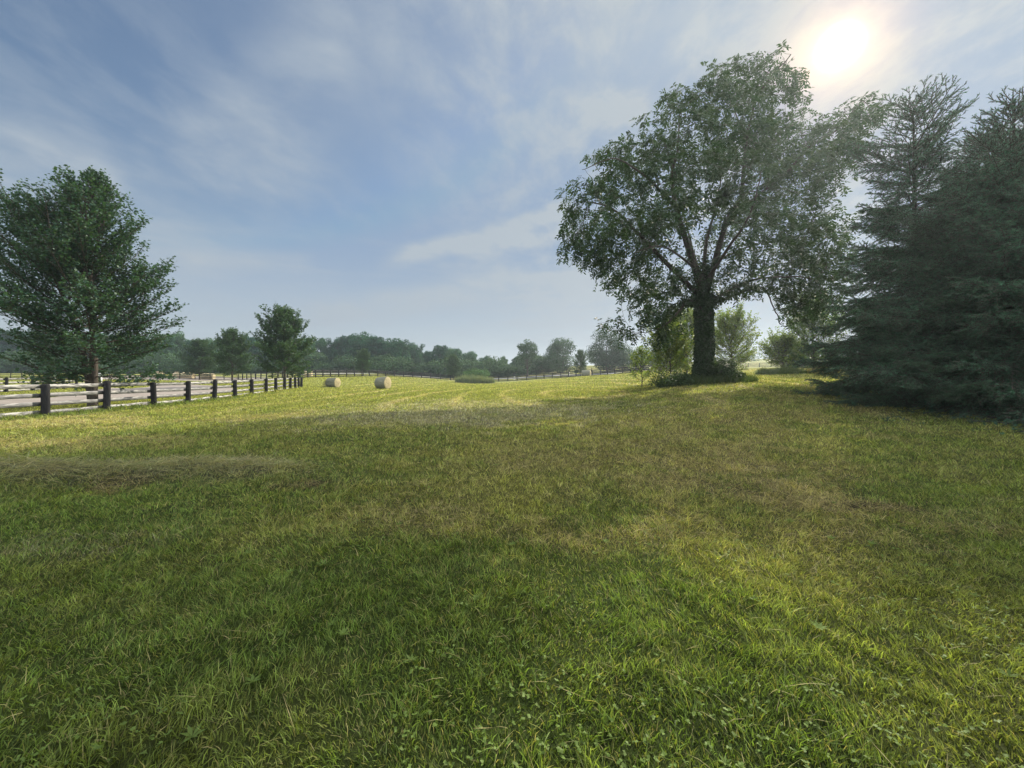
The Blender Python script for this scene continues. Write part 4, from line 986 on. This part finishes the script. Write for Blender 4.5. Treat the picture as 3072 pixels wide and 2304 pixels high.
# ------------------------------------------------------------------ hay bales
M['hay'] = noise_mat('hay_wrap', (0.10, 0.105, 0.08), (0.20, 0.20, 0.155), 3.0, 9, stretch=(0.15, 1, 1), bump=0.6, rough=.95, c3=(.27, .27, .22), t3=(.55, .75), s3=8, st3=(4, .6, .6))
M['hay_end'] = noise_mat('hay_end', (0.30, 0.25, 0.14), (0.50, 0.42, 0.25), 7, 9, bump=0.8, rough=.95)
M['hay_tan'] = noise_mat('hay_tan', (0.48, 0.40, 0.24), (0.66, 0.56, 0.37), 2, 9, bump=0.4, rough=.95)
def bale(loc, rz, rad, wid, label, m1, m2, seed, group='round hay bales on the mown field', taper=0.0):
    r = np.random.default_rng(seed); rad *= .93; wid *= .93; root = empty('hay_bale', loc, rz); tag(root, label, 'hay bale', group)
    S = 40; a = np.linspace(0, 6.2832, S, endpoint=False); xs = np.linspace(-wid / 2, wid / 2, 15); V = []
    wob = fbm(np.cos(a) * 2 + 5, np.sin(a) * 2 + 5, seed, 3) * .12
    for x in xs:
        e = (1 - .07 * (abs(x) / (wid / 2)) ** 5) * (1 + taper * (x / wid - .5))
        rr = rad * e * (.95 + wob + .012 * math.sin(x * 42) + r.normal(0, .006, S)); z = np.sin(a) * rr
        V.append(np.stack([np.full(S, x), np.cos(a) * rr, np.maximum(z, -rad * .94) + rad * .93], 1))
    V = np.vstack(V); n = len(xs); i = np.arange(n - 1)[:, None] * S; j = np.arange(S)[None]; j2 = (j + 1) % S
    Q = np.stack([i + j, i + j2, i + S + j2, i + S + j], -1).reshape(-1, 4); mesh_np('wrap', V, Q, None, None, m1, root, smooth=True)
    m = 700; i = r.integers(0, len(V), m); c = V[i] + r.normal(0, .02, (m, 3)); d = norm(r.normal(0, 1, (m, 3)) * np.array([.4, 1, 1]) + (V[i] - np.array([0, 0, rad * .93])) * np.array([0, .8, .8]) + np.array([0, 0, -.3]))
    v, q = diamonds(c, d, norm(r.normal(0, 1, (m, 3))), r.uniform(.05, .16, m), np.full(m, .018)); mesh_np('loose_straw', v, q, None, np.repeat(leafcol((.20, .18, .11), m, r, .7), 4, axis=0), M['grass'], root)
    for sgn in (-1, 1):
        k0 = 0 if sgn < 0 else (n - 1) * S; ring = V[k0:k0 + S]; cc = np.array([sgn * wid / 2, 0, rad * .93]); VV = [ring]
        for q in (.9, .72, .5, .28, .1):
            VV.append(cc + (ring - cc) * q + np.array([sgn * (.03 + .05 * (1 - q)) + 0, 0, 0]) + r.normal(0, .014, ring.shape))
        VV = np.vstack(VV); m = 6; i = np.arange(m - 1)[:, None] * S; QQ = np.stack([i + j, i + j2, i + S + j2, i + S + j], -1).reshape(-1, 4)
        VV = np.vstack([VV, [cc + np.array([sgn * .07, 0, 0])]]); TT = np.array([(len(VV) - 1, (m - 1) * S + k, (m - 1) * S + (k + 1) % S) for k in range(S)])
        mesh_np('end_face', VV, QQ, TT, None, m2, root, smooth=True)
    return root
x, y, z = at(1148, 45); bale((x, y, z - .02), math.radians(-16), .80, 1.42, 'round hay bale standing free on the grass, largest in view', M['hay'], M['hay_end'], 1, taper=.16)
x, y, z = at(999, 56); bale((x, y, z - .02), math.radians(-14), .78, 1.60, 'round hay bale with torn left end, nearer the near fence end', M['hay'], M['hay_end'], 2, taper=.10)
x, y, z = at(1759, 86); bale((x, y, z - .02), math.radians(-24), .76, 1.9, 'pale round hay bale against the back fence, farthest out in the field', M['hay'], M['hay_end'], 3)
def torn():
    r = np.random.default_rng(8); x, y, z = at(984, 56); n = 900
    c = r.normal(0, 1, (n, 3)) * np.array([.28, .25, .22]) + np.array([0, 0, .55]); d = norm(r.normal(0, 1, (n, 3)) + np.array([-.6, 0, -.3]))
    v, q = diamonds(c, d, norm(r.normal(0, 1, (n, 3))), r.uniform(.1, .35, n), np.full(n, .03))
    o = mesh_np('loose_hay', v, q, None, np.repeat(leafcol((.16, .14, .09), n, r, .6), 4, axis=0), M['grass']); o.location = (x, y, z)
    tag(o, 'tuft of loose dark hay spilling from the torn bale end', 'loose hay')
torn()
GT = 'tan bales in a row behind the dark fence'
TB = ['second tan bale from the left end of the row', 'tan bale in the middle of the longest run', 'tan bale at the right end of the longest run']
for k, (px, lab) in enumerate(((478, 'leftmost tan bale, tucked behind the edge of the big maple'), (534, 'left tan bale of the longer pair behind the dark fence'), (552, 'middle tan bale of the longer run behind the dark fence'), (572, 'right tan bale of the longer run behind the dark fence'),
                               (617, 'left one of the two tan bales behind the low broad maple'), (632, 'right one of the two tan bales behind the low broad maple'), (925, 'single tan bale glimpsed through the back fence right of the tallest young maple'))):
    d = 84 if px < 900 else 88; x, y, z = at(px, d); bale((x, y, z), math.radians(3 * k - 6), .72, 1.35 if px < 900 else 1.6, lab, M['hay_tan'], M['hay_tan'], 20 + k, GT)

# ------------------------------------------------------------------ small things
def marker(px, d, w, h, label, name='marker_post'):
    x, y, z = at(px, d); root = empty(name, (x, y, z)); tag(root, label, 'post')
    V, Q, T, _ = post_mesh(np.random.default_rng(3), x, y, h, w / 2, 10); mesh_np('shaft', V, Q, T, None, M['white'], root, smooth=True)
    V, Q, T, _ = post_mesh(np.random.default_rng(4), x, y, .10, w * .60, 10); o = mesh_np('cap', V * np.array([1, 1, .3]) , Q, T, None, M['white'], root); o.location = (0, 0, h + .06)
marker(302, 48, .30, 1.25, 'white post beyond the driveway just left of the second near fence post')
marker(1543, 112, .35, .75, 'small white post seen through the back fence right of the shrub')
marker(1707, 104, .35, .75, 'small white post seen through the back fence left of the farthest bale')

# ------------------------------------------------------------------ air
def haze():
    lo, hi = (-760, -760, -6), (760, 760, 27)
    V = np.array([(x, y, z) for x in (lo[0], hi[0]) for y in (lo[1], hi[1]) for z in (lo[2], hi[2])]); Q = np.array([(0, 1, 3, 2), (4, 6, 7, 5), (0, 4, 5, 1), (2, 3, 7, 6), (0, 2, 6, 4), (1, 5, 7, 3)])
    m, nt, N, L = mat_new('haze_air'); N.clear(); out = N.new('ShaderNodeOutputMaterial'); v = N.new('ShaderNodeVolumePrincipled')
    v.inputs['Color'].default_value = (.80, .90, 1.0, 1); v.inputs['Density'].default_value = HAZE; v.inputs['Anisotropy'].default_value = 0.60
    L.new(v.outputs[0], out.inputs['Volume']); o = mesh_np('haze', V, Q, None, None, m); tag(o, 'thin milky morning haze', 'haze', kind='stuff')
if HAZE > 0: haze()
